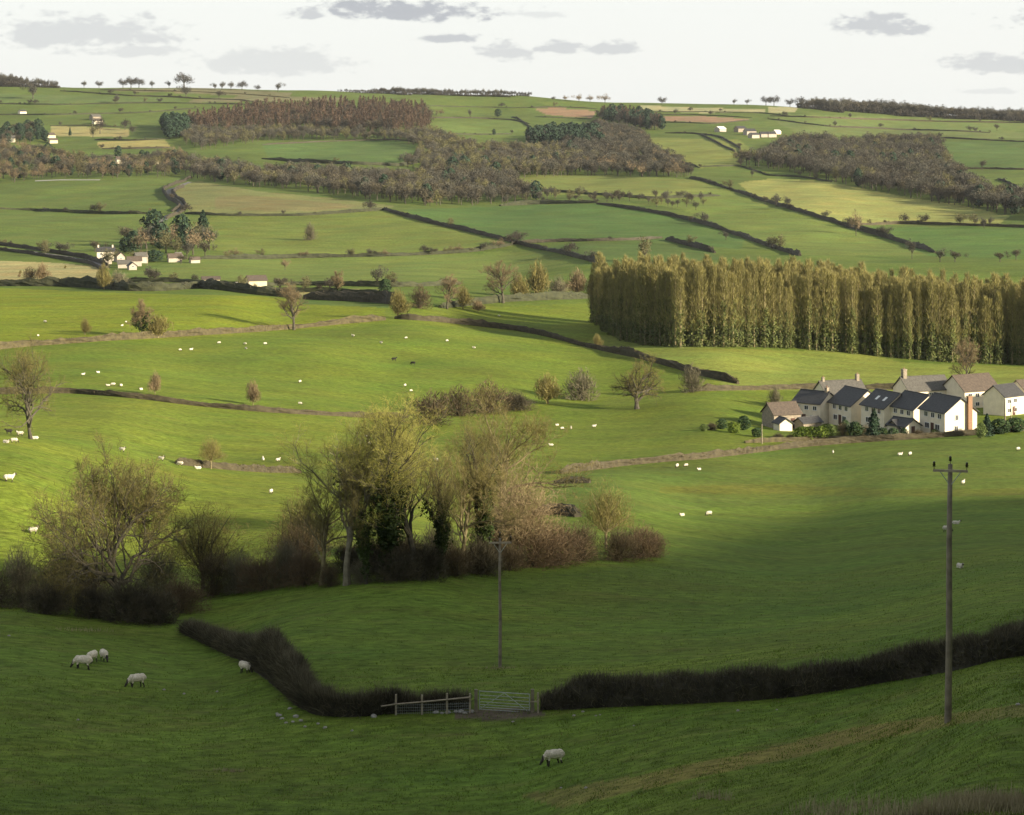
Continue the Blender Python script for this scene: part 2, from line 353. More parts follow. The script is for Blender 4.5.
def math_(op,a,b_=None,c=None):
    m=N.new('ShaderNodeMath'); m.operation=op
    for i,s in enumerate((a,b_,c)):
        if s is None: continue
        if isinstance(s,(int,float)): m.inputs[i].default_value=s
        else: L.new(s,m.inputs[i])
    return m.outputs[0]
ex=math_('DIVIDE',sx.outputs['X'],sx.outputs['Y']); ez=math_('DIVIDE',sx.outputs['Z'],sx.outputs['Y'])
wob=math_('ADD',math_('MULTIPLY',math_('SUBTRACT',wn.outputs['Fac'],.5),1.7),math_('MULTIPLY',math_('SUBTRACT',wn2.outputs['Fac'],.5),1.9))
CLOUDS=[(405,12,88,17,1.0),(310,15,28,8,.7),(450,39,34,7,.8),(85,34,105,24,.5),(130,52,70,8,.4),(505,52,32,14,.55),(560,49,34,8,.6),(610,49,44,10,.6),(878,27,52,15,.75),(1005,66,60,14,.6),(270,64,100,18,.38),(985,92,50,5,.3),(535,14,30,9,.3),(700,-40,160,30,.6),(160,-50,200,30,.6),(1150,20,120,25,.6),(-150,20,160,30,.5)]
dark=None
for (px,py,rx,ry,op) in CLOUDS:
    a=math_('DIVIDE',math_('SUBTRACT',ex,(px-CX)/F),rx/F); c=math_('DIVIDE',math_('SUBTRACT',ez,(HY-py)/F),ry/F)
    # flat base: the lower half falls off faster
    c=math_('MULTIPLY',c,math_('ADD',1.0,math_('MULTIPLY',math_('LESS_THAN',c,0.0),.5)))
    r=math_('SQRT',math_('ADD',math_('MULTIPLY',a,a),math_('MULTIPLY',c,c)))
    s=math_('SUBTRACT',math_('ADD',1.0,wob),r)
    m=N.new('ShaderNodeMapRange'); m.interpolation_type='SMOOTHSTEP'; m.inputs['From Min'].default_value=0; m.inputs['From Max'].default_value=.55; m.inputs['To Max'].default_value=op; L.new(s,m.inputs['Value'])
    dark=m.outputs[0] if dark is None else math_('MAXIMUM',dark,m.outputs[0])
dark=math_('MULTIPLY',dark,math_('GREATER_THAN',sx.outputs['Y'],0.0))
cl=N.new('ShaderNodeMix'); cl.data_type='RGBA'; cl.inputs['B'].default_value=(*CLOUD,1)
L.new(dark,cl.inputs['Factor']); L.new(veil.outputs['Result'],cl.inputs['A']); L.new(cl.outputs['Result'],bg.inputs['Color'])

cam=bpy.data.cameras.new('camera'); co=bpy.data.objects.new('camera',cam); COL.objects.link(co); scene.camera=co
co.location=(0,0,0); co.rotation_euler=(R(90),0,0); cam.sensor_width=36; cam.lens=F/1024*36; cam.shift_y=-(407.5-HY)/1024; cam.clip_start=.5; cam.clip_end=20000
vs=scene.view_settings; vs.view_transform='Standard'; vs.look='None'; vs.gamma=1; vs.exposure=EXPO; vs.use_curve_mapping=False
cy=scene.cycles; cy.max_bounces=6; cy.diffuse_bounces=3; cy.transparent_max_bounces=8; cy.volume_bounces=0
if HAZE:
    hm=bpy.data.materials.new('air'); hm.use_nodes=True; nt=hm.node_tree; nt.nodes.clear()
    o_=nt.nodes.new('ShaderNodeOutputMaterial'); pv=nt.nodes.new('ShaderNodeVolumePrincipled'); pv.inputs['Color'].default_value=(.86,.92,1,1); pv.inputs['Density'].default_value=HAZE; pv.inputs['Anisotropy'].default_value=.2
    nt.links.new(pv.outputs[0],o_.inputs['Volume'])
    mb=MB(); mb.box((900,4350,-80),(9400,9500,640)); hz=mb.build('haze',hm); tag(hz,'thin pale haze filling the air over the valley','haze',kind='stuff')
# ---------------------------------------------------------------- vegetation materials
BARK=mat('bark',(.095,.085,.058),(.045,.040,.030),scale=2.5,bump=.5,obj_var=.1)
BARK_PALE=mat('pale_bark',(.25,.225,.155),(.12,.105,.07),scale=1.6,bump=.4)
BARK_GOLD=mat('lichen_bark',(.26,.22,.11),(.12,.10,.055),scale=1.6,bump=.4,obj_var=.12)
TW_OLIVE=leafmat('olive_twigs',(.25,.22,.075),(.15,.13,.05))
TW_GOLD=leafmat('gold_twigs',(.38,.36,.09),(.22,.21,.06))
TW_TAN=leafmat('tan_twigs',(.30,.23,.13),(.17,.13,.075))
TW_BROWN=leafmat('brown_twigs',(.145,.112,.062),(.070,.055,.033))
TW_OAK=leafmat('oak_twigs',(.185,.165,.060),(.105,.092,.036))
TW_RED=leafmat('russet_twigs',(.215,.155,.09),(.12,.086,.052))
TW_GREY=leafmat('grey_twigs',(.20,.18,.115),(.115,.105,.068))
TW_DARK=leafmat('dark_twigs',(.11,.095,.058),(.045,.040,.027),trans=.1)
LF_IVY=leafmat('ivy_leaves',(.055,.080,.022),(.025,.040,.012),trans=.12)
LF_EVER=leafmat('evergreen_leaves',(.050,.085,.032),(.022,.042,.018),trans=.1)
LF_CON=leafmat('conifer_needles',(.035,.062,.035),(.018,.034,.020),trans=.05)
LF_BRIGHT=leafmat('bright_hedge_leaves',(.15,.20,.03),(.08,.12,.02))
LF_GREEN=leafmat('fresh_green_leaves',(.13,.17,.055),(.07,.10,.03))
PL_GOLD=leafmat('poplar_catkin_twigs',(.31,.28,.105),(.17,.16,.062),scale=.35,obj_var=.16)
PL_IVY=leafmat('poplar_ivy',(.17,.19,.06),(.07,.09,.032),scale=.35,obj_var=.2)

FT_BROWN=leafmat('far_brown_twigs',(.108,.094,.060),(.050,.045,.034),scale=.07,trans=.1)
FT_GREY=leafmat('far_grey_twigs',(.110,.104,.078),(.055,.053,.043),scale=.07,trans=.1)
FT_TAN=leafmat('far_tan_twigs',(.24,.185,.11),(.13,.10,.06),scale=.07,trans=.1)
FT_OLIVE=leafmat('far_olive_twigs',(.165,.155,.07),(.09,.085,.045),scale=.07,trans=.1)
FT_DARK=leafmat('far_dark_twigs',(.075,.066,.050),(.040,.037,.030),scale=.07,trans=.05)
FT_RED=leafmat('far_russet_twigs',(.145,.098,.066),(.070,.053,.040),scale=.05,trans=.1)
# ---------------------------------------------------------------- tree prototypes (unit: metres, base at z=0)
def unit(v): return v/(np.linalg.norm(v)+1e-9)
def grow(seed,H,levels,kids,trunk_frac,spread,len0,ratio,rad,up=.25,wander=.25,sides=(8,6,4,3),twigs=8,tw_len=.6,tw_w=.03,tw_up=.2,rw=None):
    """bare tree: returns (limbs MB, twig MB)"""
    g=random.Random(seed); A=MB(); B=MB(); tp=[];td=[];tl=[]
    def br(p,d,L,r,lv):
        n=5 if lv<2 else 4; pts=[p.copy()]; dd=d.copy(); ds=[d.copy()]
        for i in range(n):
            dd=unit(dd+np.array([g.gauss(0,wander),g.gauss(0,wander),g.gauss(0,wander)*.7])*(0.35 if lv==0 else 1)+np.array([0,0,up*.25 if lv else 0]))
            pts.append(pts[-1]+dd*L/n); ds.append(dd.copy())
        rr=[r*(1-.62*i/n) for i in range(n+1)]
        if lv==0: rr[0]*=1.35
        (A if lv<2 else B).tube(pts,rr,sides[min(lv,3)],mi=(0 if lv<2 else 1),cap=False)
        if lv>=levels:
            for k in range(twigs):
                t=g.random(); i=min(n-1,int(t*n)); q=pts[i]+(pts[i+1]-pts[i])*(t*n-i)
                v=unit(ds[i]*.8+np.array([g.gauss(0,.6),g.gauss(0,.6),g.gauss(0,.6)+tw_up]))
                tp.append(q);td.append(v);tl.append(tw_len*g.uniform(.5,1.2))
            return
        k=kids[lv]
        for j in range(k):
            t=(trunk_frac+(1-trunk_frac)*(j+.5*g.random())/k) if lv==0 else (.22+.78*(j+g.random()*.8)/k)
            t=min(t,.99); i=min(n-1,int(t*n)); q=pts[i]+(pts[i+1]-pts[i])*(t*n-i)
            az=j*2.4+g.uniform(-.5,.5)+seed; a=spread[lv]*g.uniform(.75,1.2)*(1.15-.5*t if lv==0 else 1)
            dloc=ds[i]; s1=unit(np.cross(dloc,np.array([.3,.5,.81]) if abs(dloc[2])>.9 else np.array([0,0,1.]))); s2=np.cross(dloc,s1)
            v=unit(dloc*math.cos(a)+(s1*math.cos(az)+s2*math.sin(az))*math.sin(a)+np.array([0,0,up]))
            br(q,v,L*ratio[lv]*g.uniform(.7,1.2)*(1.15-.35*t),max(.012,rr[i]*(.62 if lv==0 else .55)),lv+1)
        if lv>0:
            br(pts[-1],unit(ds[-1]),L*.45,rr[-1],lv+1 if lv+1<=levels else levels)
    br(np.zeros(3)-np.array([0,0,.3]),np.array([0,0,1.]),len0,rad,0)
    tp=np.array(tp);td=np.array(td);tl=np.array(tl)
    B.slivers(tp,td,tl,tw_w,mi=0)
    # a second order of finer side shoots on each twig
    k=2
    q=np.repeat(tp,k,0)+np.repeat(td,k,0)*np.repeat(tl,k)[:,None]*RNG.uniform(.2,.9,(len(tp)*k,1)); e=np.repeat(td,k,0)+rv(len(tp)*k)*.7; e/=np.linalg.norm(e,axis=1)[:,None]
    B.slivers(q,e,np.repeat(tl,k)*RNG.uniform(.4,.8,len(tp)*k),tw_w*.8,mi=0)
    # scale to height H
    allv=np.concatenate(B.v); top=np.percentile(allv[:,2],99.3); s=H/top; r=np.percentile(np.hypot(allv[:,0],allv[:,1]),95)*s; k=min(2.2,max(.6,rw*H/r)) if rw else 1
    for M in (A,B): M.v=[v*np.array([s*k,s*k,s]) for v in M.v]
    return A,B
PROTO={}
def proto(name,H,parts):
    """parts: list of (part name, mesh)"""
    PROTO[name]=(H,parts)
def bare(name,seed,H,bark,tw,extra=None,**k):
    A,B=grow(seed,H,**k)
    parts=[('trunk',A.mesh(name+'_trunk',[bark,tw])),('crown',B.mesh(name+'_crown',[tw,bark]))]
    if extra: parts+=extra(A,B)
    proto(name,H,parts)
def ivy_on(limbs_to,H,n,size,spread=.45,mat_=None,cols=6):
    """ivy mass wrapped round trunk and lower limbs"""
    def f(A,B):
        M=MB(); pts=[]
        for tube in A.v[:cols]:
            c=tube; 
            if len(c)>4: pts.append(c)
        allp=np.concatenate(pts); allp=allp[(allp[:,2]<H*limbs_to)&(allp[:,2]>H*.05)]
        pick=allp[RNG.integers(0,len(allp),n)]; off=rv(n)*RNG.uniform(.1,1,(n,1))*spread; off[:,2]*=2.2
        lump=1+.6*np.sin(pick[:,2]*1.7)[:,None]
        M.cards(pick+off*lump,rv(n)+np.array([0,0,.4]),size*RNG.uniform(.6,1.3,n))
        return [('ivy',M.mesh('ivy_mesh',mat_ or LF_IVY))]
    return f
OAK=dict(rw=.58,levels=4,kids=(12,8,6,3),trunk_frac=.30,spread=(1.25,.75,.75,.7),len0=5.0,ratio=(1.35,.58,.55,.5),rad=.36,up=.13,wander=.34,twigs=6,tw_len=.55,tw_w=.03)
ASH=dict(rw=.30,levels=4,kids=(11,5,4,3),trunk_frac=.28,spread=(.62,.5,.6,.6),len0=13.0,ratio=(.50,.55,.55,.55),rad=.32,up=.16,wander=.22,twigs=4,tw_len=.75,tw_w=.026)
bare('spreading_oak',3,12.0,BARK,TW_OAK,**OAK)
bare('spreading_oak_b',8,12.0,BARK,TW_OAK,**dict(OAK,levels=3,kids=(9,7,5),twigs=8,tw_len=.9,tw_w=.04))
bare('tall_ash',5,16.0,BARK_PALE,TW_GOLD,**dict(ASH,kids=(9,5,4,3),spread=(.7,.55,.6,.6)))
bare('tall_ash_b',12,16.0,BARK,TW_GOLD,**dict(ASH,spread=(.8,.6,.6,.6)))
bare('ivy_ash',21,16.0,BARK,TW_GOLD,extra=ivy_on(.88,16,6500,.16,.55,cols=5),**ASH)
bare('ivy_ash_b',25,14.0,BARK,TW_OLIVE,extra=ivy_on(.6,14,3500,.17,.6),**ASH)
bare('wide_ash',31,12.0,BARK_GOLD,TW_OLIVE,**dict(ASH,rw=.46,len0=9.5,spread=(1.0,.65,.6,.6),kids=(10,6,4,3),ratio=(.6,.58,.5,.5)))
bare('field_ash',37,12.0,BARK,TW_TAN,**dict(ASH,rw=.42,levels=3,kids=(10,6,5),len0=9,spread=(1.05,.7,.6),ratio=(.62,.55,.5),twigs=8,tw_len=.9,tw_w=.06,rad=.42))
bare('lone_oak',43,11.0,BARK,TW_OLIVE,**dict(OAK,levels=3,kids=(10,7,5),twigs=7,tw_len=.9,tw_w=.055,rad=.7))
bare('ivy_field_tree',41,10.0,BARK,TW_TAN,extra=ivy_on(.7,10,900,.28,.7),**dict(ASH,levels=3,kids=(10,7,6),len0=8,spread=(1.0,.6,.6),ratio=(.55,.5,.5),twigs=7,tw_len=.9,tw_w=.07))
# a young willow: fan of ascending pale shoots
def fan(name,seed,H,W,n,tw,bark,stem_h=.15,tw_w=.035,tlen=.8,stems=9,upright=.5,low=False,lobes=8,jit=.55):
    """multi-stemmed or pollard bush: stems fan out, fine shoots in uneven lobes make the outline"""
    g=np.random.default_rng(seed); A=MB(); B=MB()
    if not low: A.tube([(0,0,-.2),(0,0,H*stem_h*.5),(0,0,H*stem_h)],[.024*H,.02*H,.018*H],6)
    base=np.array([0,0,H*stem_h*.8 if not low else -.1])
    lc=[]
    for i in range(lobes):
        az=i*2.4+g.uniform(-.4,.4); k=g.uniform(.1,1) if i else 0; top=H*(g.uniform(.72,1.0)-.28*k*k) if i else H
        e=np.array([math.cos(az)*W*.32*k,math.sin(az)*W*.32*k,0]); lc.append((e[0],e[1],top))
        for q in range(max(1,stems//4)):
            e2=np.array([e[0]+g.normal()*W*.08,e[1]+g.normal()*W*.08,top*g.uniform(.7,.9)])
            m=base+(e2-base)*.5+g.normal(size=3)*H*.04; A.tube([base+g.normal(size=3)*np.array([.3,.3,0])*(1 if low else .1),m,e2],[.010*H,.007*H,.002*H],4)
    lc=np.array(lc); k=g.integers(0,lobes,n); top=lc[k,2]; bot=np.zeros(n) if low else np.full(n,H*stem_h*.9)
    d=rv(n); rr=g.uniform(0,1,n)**.45; hw=W*.24*(1.15 if low else 1)
    flat=(d[:,2]<0)&low
    hx=np.where(flat,1.0,np.sqrt(np.clip(1-d[:,2]**2,0,1)))
    az=g.uniform(0,6.283,n); mid=(top+bot)/2; half=(top-bot)/2
    p=np.stack([lc[k,0]+np.cos(az)*hx*rr*hw,lc[k,1]+np.sin(az)*hx*rr*hw,mid+half*d[:,2]*(np.where(flat,1,rr))],1)
    v=p-np.array([0,0,H*.15]); v/=np.linalg.norm(v,axis=1)[:,None]; v=v+g.normal(size=(n,3))*jit+np.array([0,0,upright]); v/=np.linalg.norm(v,axis=1)[:,None]
    L=np.minimum(tlen*g.uniform(.3,1.3,n),H*.3); B.slivers(p-v*L[:,None]*.6,v,L,tw_w*g.uniform(.5,1.3,n))
    proto(name,H,[('trunk',A.mesh(name+'_trunk',bark)),('crown',B.mesh(name+'_crown',tw))])
fan('pale_willow',2,7,6.2,4500,TW_OLIVE,BARK_GOLD,stem_h=.25,tw_w=.035,tlen=.7,upright=0,lobes=12)
fan('round_tan_tree',4,9,9.5,9000,TW_TAN,BARK_GOLD,stem_h=.2,tw_w=.035,tlen=.75,upright=-.1,lobes=14,jit=.65)
fan('round_olive_tree',6,9,10,9000,TW_OLIVE,BARK,stem_h=.2,tw_w=.035,tlen=.75,upright=-.1,lobes=14,jit=.65)
fan('brown_thicket',9,5,6.5,4600,TW_BROWN,BARK,stem_h=.1,tw_w=.042,tlen=.8,upright=.4,low=True)
fan('grey_thicket',10,5,6.5,4600,TW_GREY,BARK_PALE,stem_h=.1,tw_w=.042,tlen=.8,upright=.4,low=True)
fan('dark_thicket',11,4.5,7,5500,TW_DARK,BARK,stem_h=.1,tw_w=.06,tlen=.7,upright=.5,low=True)
fan('russet_thicket',13,4,5.5,4600,TW_RED,BARK,stem_h=.1,tw_w=.042,tlen=.6,upright=.4,low=True)
fan('field_bush_tan',15,6,6,1500,TW_TAN,BARK_GOLD,stem_h=.15,tw_w=.11,tlen=1.1)
fan('field_bush_brown',16,6,6.5,1500,TW_BROWN,BARK,stem_h=.12,low=True,tw_w=.11,tlen=1.1)
fan('field_bush_grey',17,6,6.5,1500,TW_GREY,BARK,stem_h=.12,low=True,tw_w=.11,tlen=1.1)
fan('field_bush_olive',18,6,6,1500,TW_OLIVE,BARK_GOLD,stem_h=.15,tw_w=.11,tlen=1.1)
def leafy(name,seed,H,W,n,lf,size,cone=0.0,stem=.08,bark=None):
    g=np.random.default_rng(seed); A=MB(); B=MB()
    A.tube([(0,0,-.2),(0,0,H*.5),(0,0,H*.85)],[.022*H,.016*H,.004*H],6)
    az=g.uniform(0,2*math.pi,n); zz=g.uniform(0,1,n)
    prof_=(1-zz)**.8 if cone>.5 else np.sqrt(np.clip(1-(2*zz-1)**2,0,1))*.95+.05
    rr=g.uniform(.25,1,n)**.45
    lump=1+.14*np.sin(az*4+seed+zz*6)+.12*np.sin(az*2-zz*9)+(.18*np.sin(zz*40) if cone>.5 else 0)
    p=np.stack([np.cos(az)*rr*prof_*W/2*lump,np.sin(az)*rr*prof_*W/2*lump,H*stem+zz*H*(1-stem)],1)
    nr=np.stack([np.cos(az),np.sin(az),np.full(n,.5)],1)+g.normal(size=(n,3))*.6; nr/=np.linalg.norm(nr,axis=1)[:,None]
    B.cards(p,nr,size*g.uniform(.5,1.3,n))
    proto(name,H,[('trunk',A.mesh(name+'_trunk',bark or BARK)),('crown',B.mesh(name+'_crown',lf))])
leafy('evergreen_tree',1,12,8,1500,LF_EVER,.5)
leafy('dark_conifer',2,14,7,1400,LF_CON,.5,cone=1)
leafy('garden_evergreen',3,4,3.4,900,LF_EVER,.22,stem=.02)
leafy('garden_conifer',5,6,3.4,1200,LF_CON,.24,cone=1,stem=.03)
leafy('garden_bright_bush',4,2.6,3,700,LF_BRIGHT,.18,stem=0)
leafy('green_bush',6,4,4,700,LF_GREEN,.22,stem=.02)
def puff(name,seed,H,W,n,tw,size):
    """far bare broadleaf tree: small clumps of twigs through a domed volume over a trunk with limbs"""
    g=np.random.default_rng(seed); A=MB(); B=MB()
    A.tube([(0,0,-.3),(0,0,H*.28),(.1,.1,H*.55)],[.03*H,.022*H,.008*H],5)
    for i in range(7):
        az=i*.9+seed; A.tube([(0,0,H*.25),(math.cos(az)*W*.16,math.sin(az)*W*.16,H*.5),(math.cos(az)*W*.34,math.sin(az)*W*.34,H*.72)],[.014*H,.009*H,.003*H],4)
    lobes=g.normal(size=(9,3))*np.array([W*.20,W*.20,H*.13])+np.array([0,0,H*.58])
    k=g.integers(0,9,n); d=rv(n)*(g.uniform(0,1,(n,1))**.5)
    p=lobes[k]+d*np.array([W*.21,W*.21,H*.19]); p[:,2]=np.clip(p[:,2],H*.16,H)
    v=rv(n)*.8+np.array([0,0,.7])+d*.8; v/=np.linalg.norm(v,axis=1)[:,None]
    B.slivers(p,v,size*3.2*g.uniform(.5,1.2,n),size)
    proto(name,H,[('trunk',A.mesh(name+'_trunk',BARK)),('crown',B.mesh(name+'_crown',tw))])
puff('far_tree_brown',1,12,11,820,FT_BROWN,.34)
puff('far_tree_grey',2,12,11,820,FT_GREY,.34)
puff('far_tree_tan',3,12,11,820,FT_TAN,.34)
puff('far_tree_olive',4,12,10,820,FT_OLIVE,.34)
puff('far_tree_dark',5,12,11,820,FT_DARK,.34)
fan('far_scrub',23,6,9,420,FT_DARK,BARK,low=True,tw_w=.5,tlen=1.6)
leafy('far_dark_evergreen',7,13,9,420,LF_CON,.8)
# tall narrow plantation trees, ivy-clad below
for s in range(5):
    g=np.random.default_rng(50+s); A=MB(); B=MB(); I=MB(); H=26
    A.tube([(0,0,-.4),(.1,0,9),(0,.1,18),(0,0,24)],[.34,.27,.17,.05],6)
    for i in range(26):
        z=7+i*.68; az=i*2.4+s; l=3.3*(1-(z-7)/24); A.tube([(0,0,z),(math.cos(az)*l*.5,math.sin(az)*l*.5,z+l*.75),(math.cos(az)*l*.7,math.sin(az)*l*.7,z+l*1.5)],[.06,.045,.015],3)
    n=1100; zz=g.uniform(0,1,n)**.7; z=6+zz*18.5; az=g.uniform(0,6.28,n); rad=(1.55*np.sqrt(np.clip(1-zz**2.6,0,1))+.15)*g.uniform(.1,1,n)**.6*(1+.25*np.sin(az*2+z))
    p=np.stack([np.cos(az)*rad,np.sin(az)*rad,z],1); d=np.stack([np.cos(az)*.35,np.sin(az)*.35,np.full(n,1.)],1)+g.normal(size=(n,3))*.22; d/=np.linalg.norm(d,axis=1)[:,None]
    B.slivers(p,d,1.5*g.uniform(.4,1.1,n),.13)
    n=int(750*g.uniform(.4,1.5)); z=g.uniform(.0,1,n)*g.uniform(10,18); az=g.uniform(0,6.28,n); rad=(1.45-z*.045)*g.uniform(.2,1,n)**.5*(1+.3*np.sin(z*1.1+az))
    p=np.stack([np.cos(az)*rad,np.sin(az)*rad,z],1); nr=np.stack([np.cos(az),np.sin(az),np.full(n,.4)],1)+g.normal(size=(n,3))*.6; nr/=np.linalg.norm(nr,axis=1)[:,None]
    I.cards(p,nr,.34*g.uniform(.5,1.2,n))
    proto('plantation_poplar%d'%s,H,[('trunk',A.mesh('poplar_trunk',BARK_GOLD)),('crown',B.mesh('poplar_crown',PL_GOLD)),('ivy',I.mesh('poplar_ivy',PL_IVY))])
def place(pn,loc,h,name,label,group=None,cat='tree',wid=1.0,rz=None,lean=None,single=False):
    H,parts=PROTO[pn]; s=h/H
    rz=random.uniform(0,6.28) if rz is None else rz
    o=empty(name,loc,rz,(s*wid,s*wid,s)); tag(o,label,cat,group)
    if lean: o.rotation_euler=(lean[0],lean[1],rz)
    for pname,me in parts:
        c=bpy.data.objects.new(pname,me); COL.objects.link(c); c.parent=o
    return o
def mergeto(M,pn,loc,h,wid,rz,moff):
    """append a whole tree to a mass of woodland"""
    H,parts=PROTO[pn]; s=h/H; ca,sa=math.cos(rz),math.sin(rz)
    for pname,me in parts:
        key=me.name
        if key not in MC:
            v=np.empty(len(me.vertices)*3,np.float32); me.vertices.foreach_get('co',v); v=v.reshape(-1,3)
            li=np.empty(len(me.loops),np.int32); me.loops.foreach_get('vertex_index',li)
            ls=np.empty(len(me.polygons),np.int32); me.polygons.foreach_get('loop_start',ls)
            lt=np.empty(len(me.polygons),np.int32); me.polygons.foreach_get('loop_total',lt)
            q=ls[lt==4]; t=ls[lt==3]
            MC[key]=(v,np.stack([li[q+i] for i in range(4)],1) if len(q) else None,np.stack([li[t+i] for i in range(3)],1) if len(t) else None)
        v,q,t=MC[key]; x=v[:,0]*s*wid; y=v[:,1]*s*wid
        M.add(np.stack([x*ca-y*sa+loc[0],x*sa+y*ca+loc[1],v[:,2]*s+loc[2]],1),q,t,mi=moff[me.materials[0].name])
MC={}
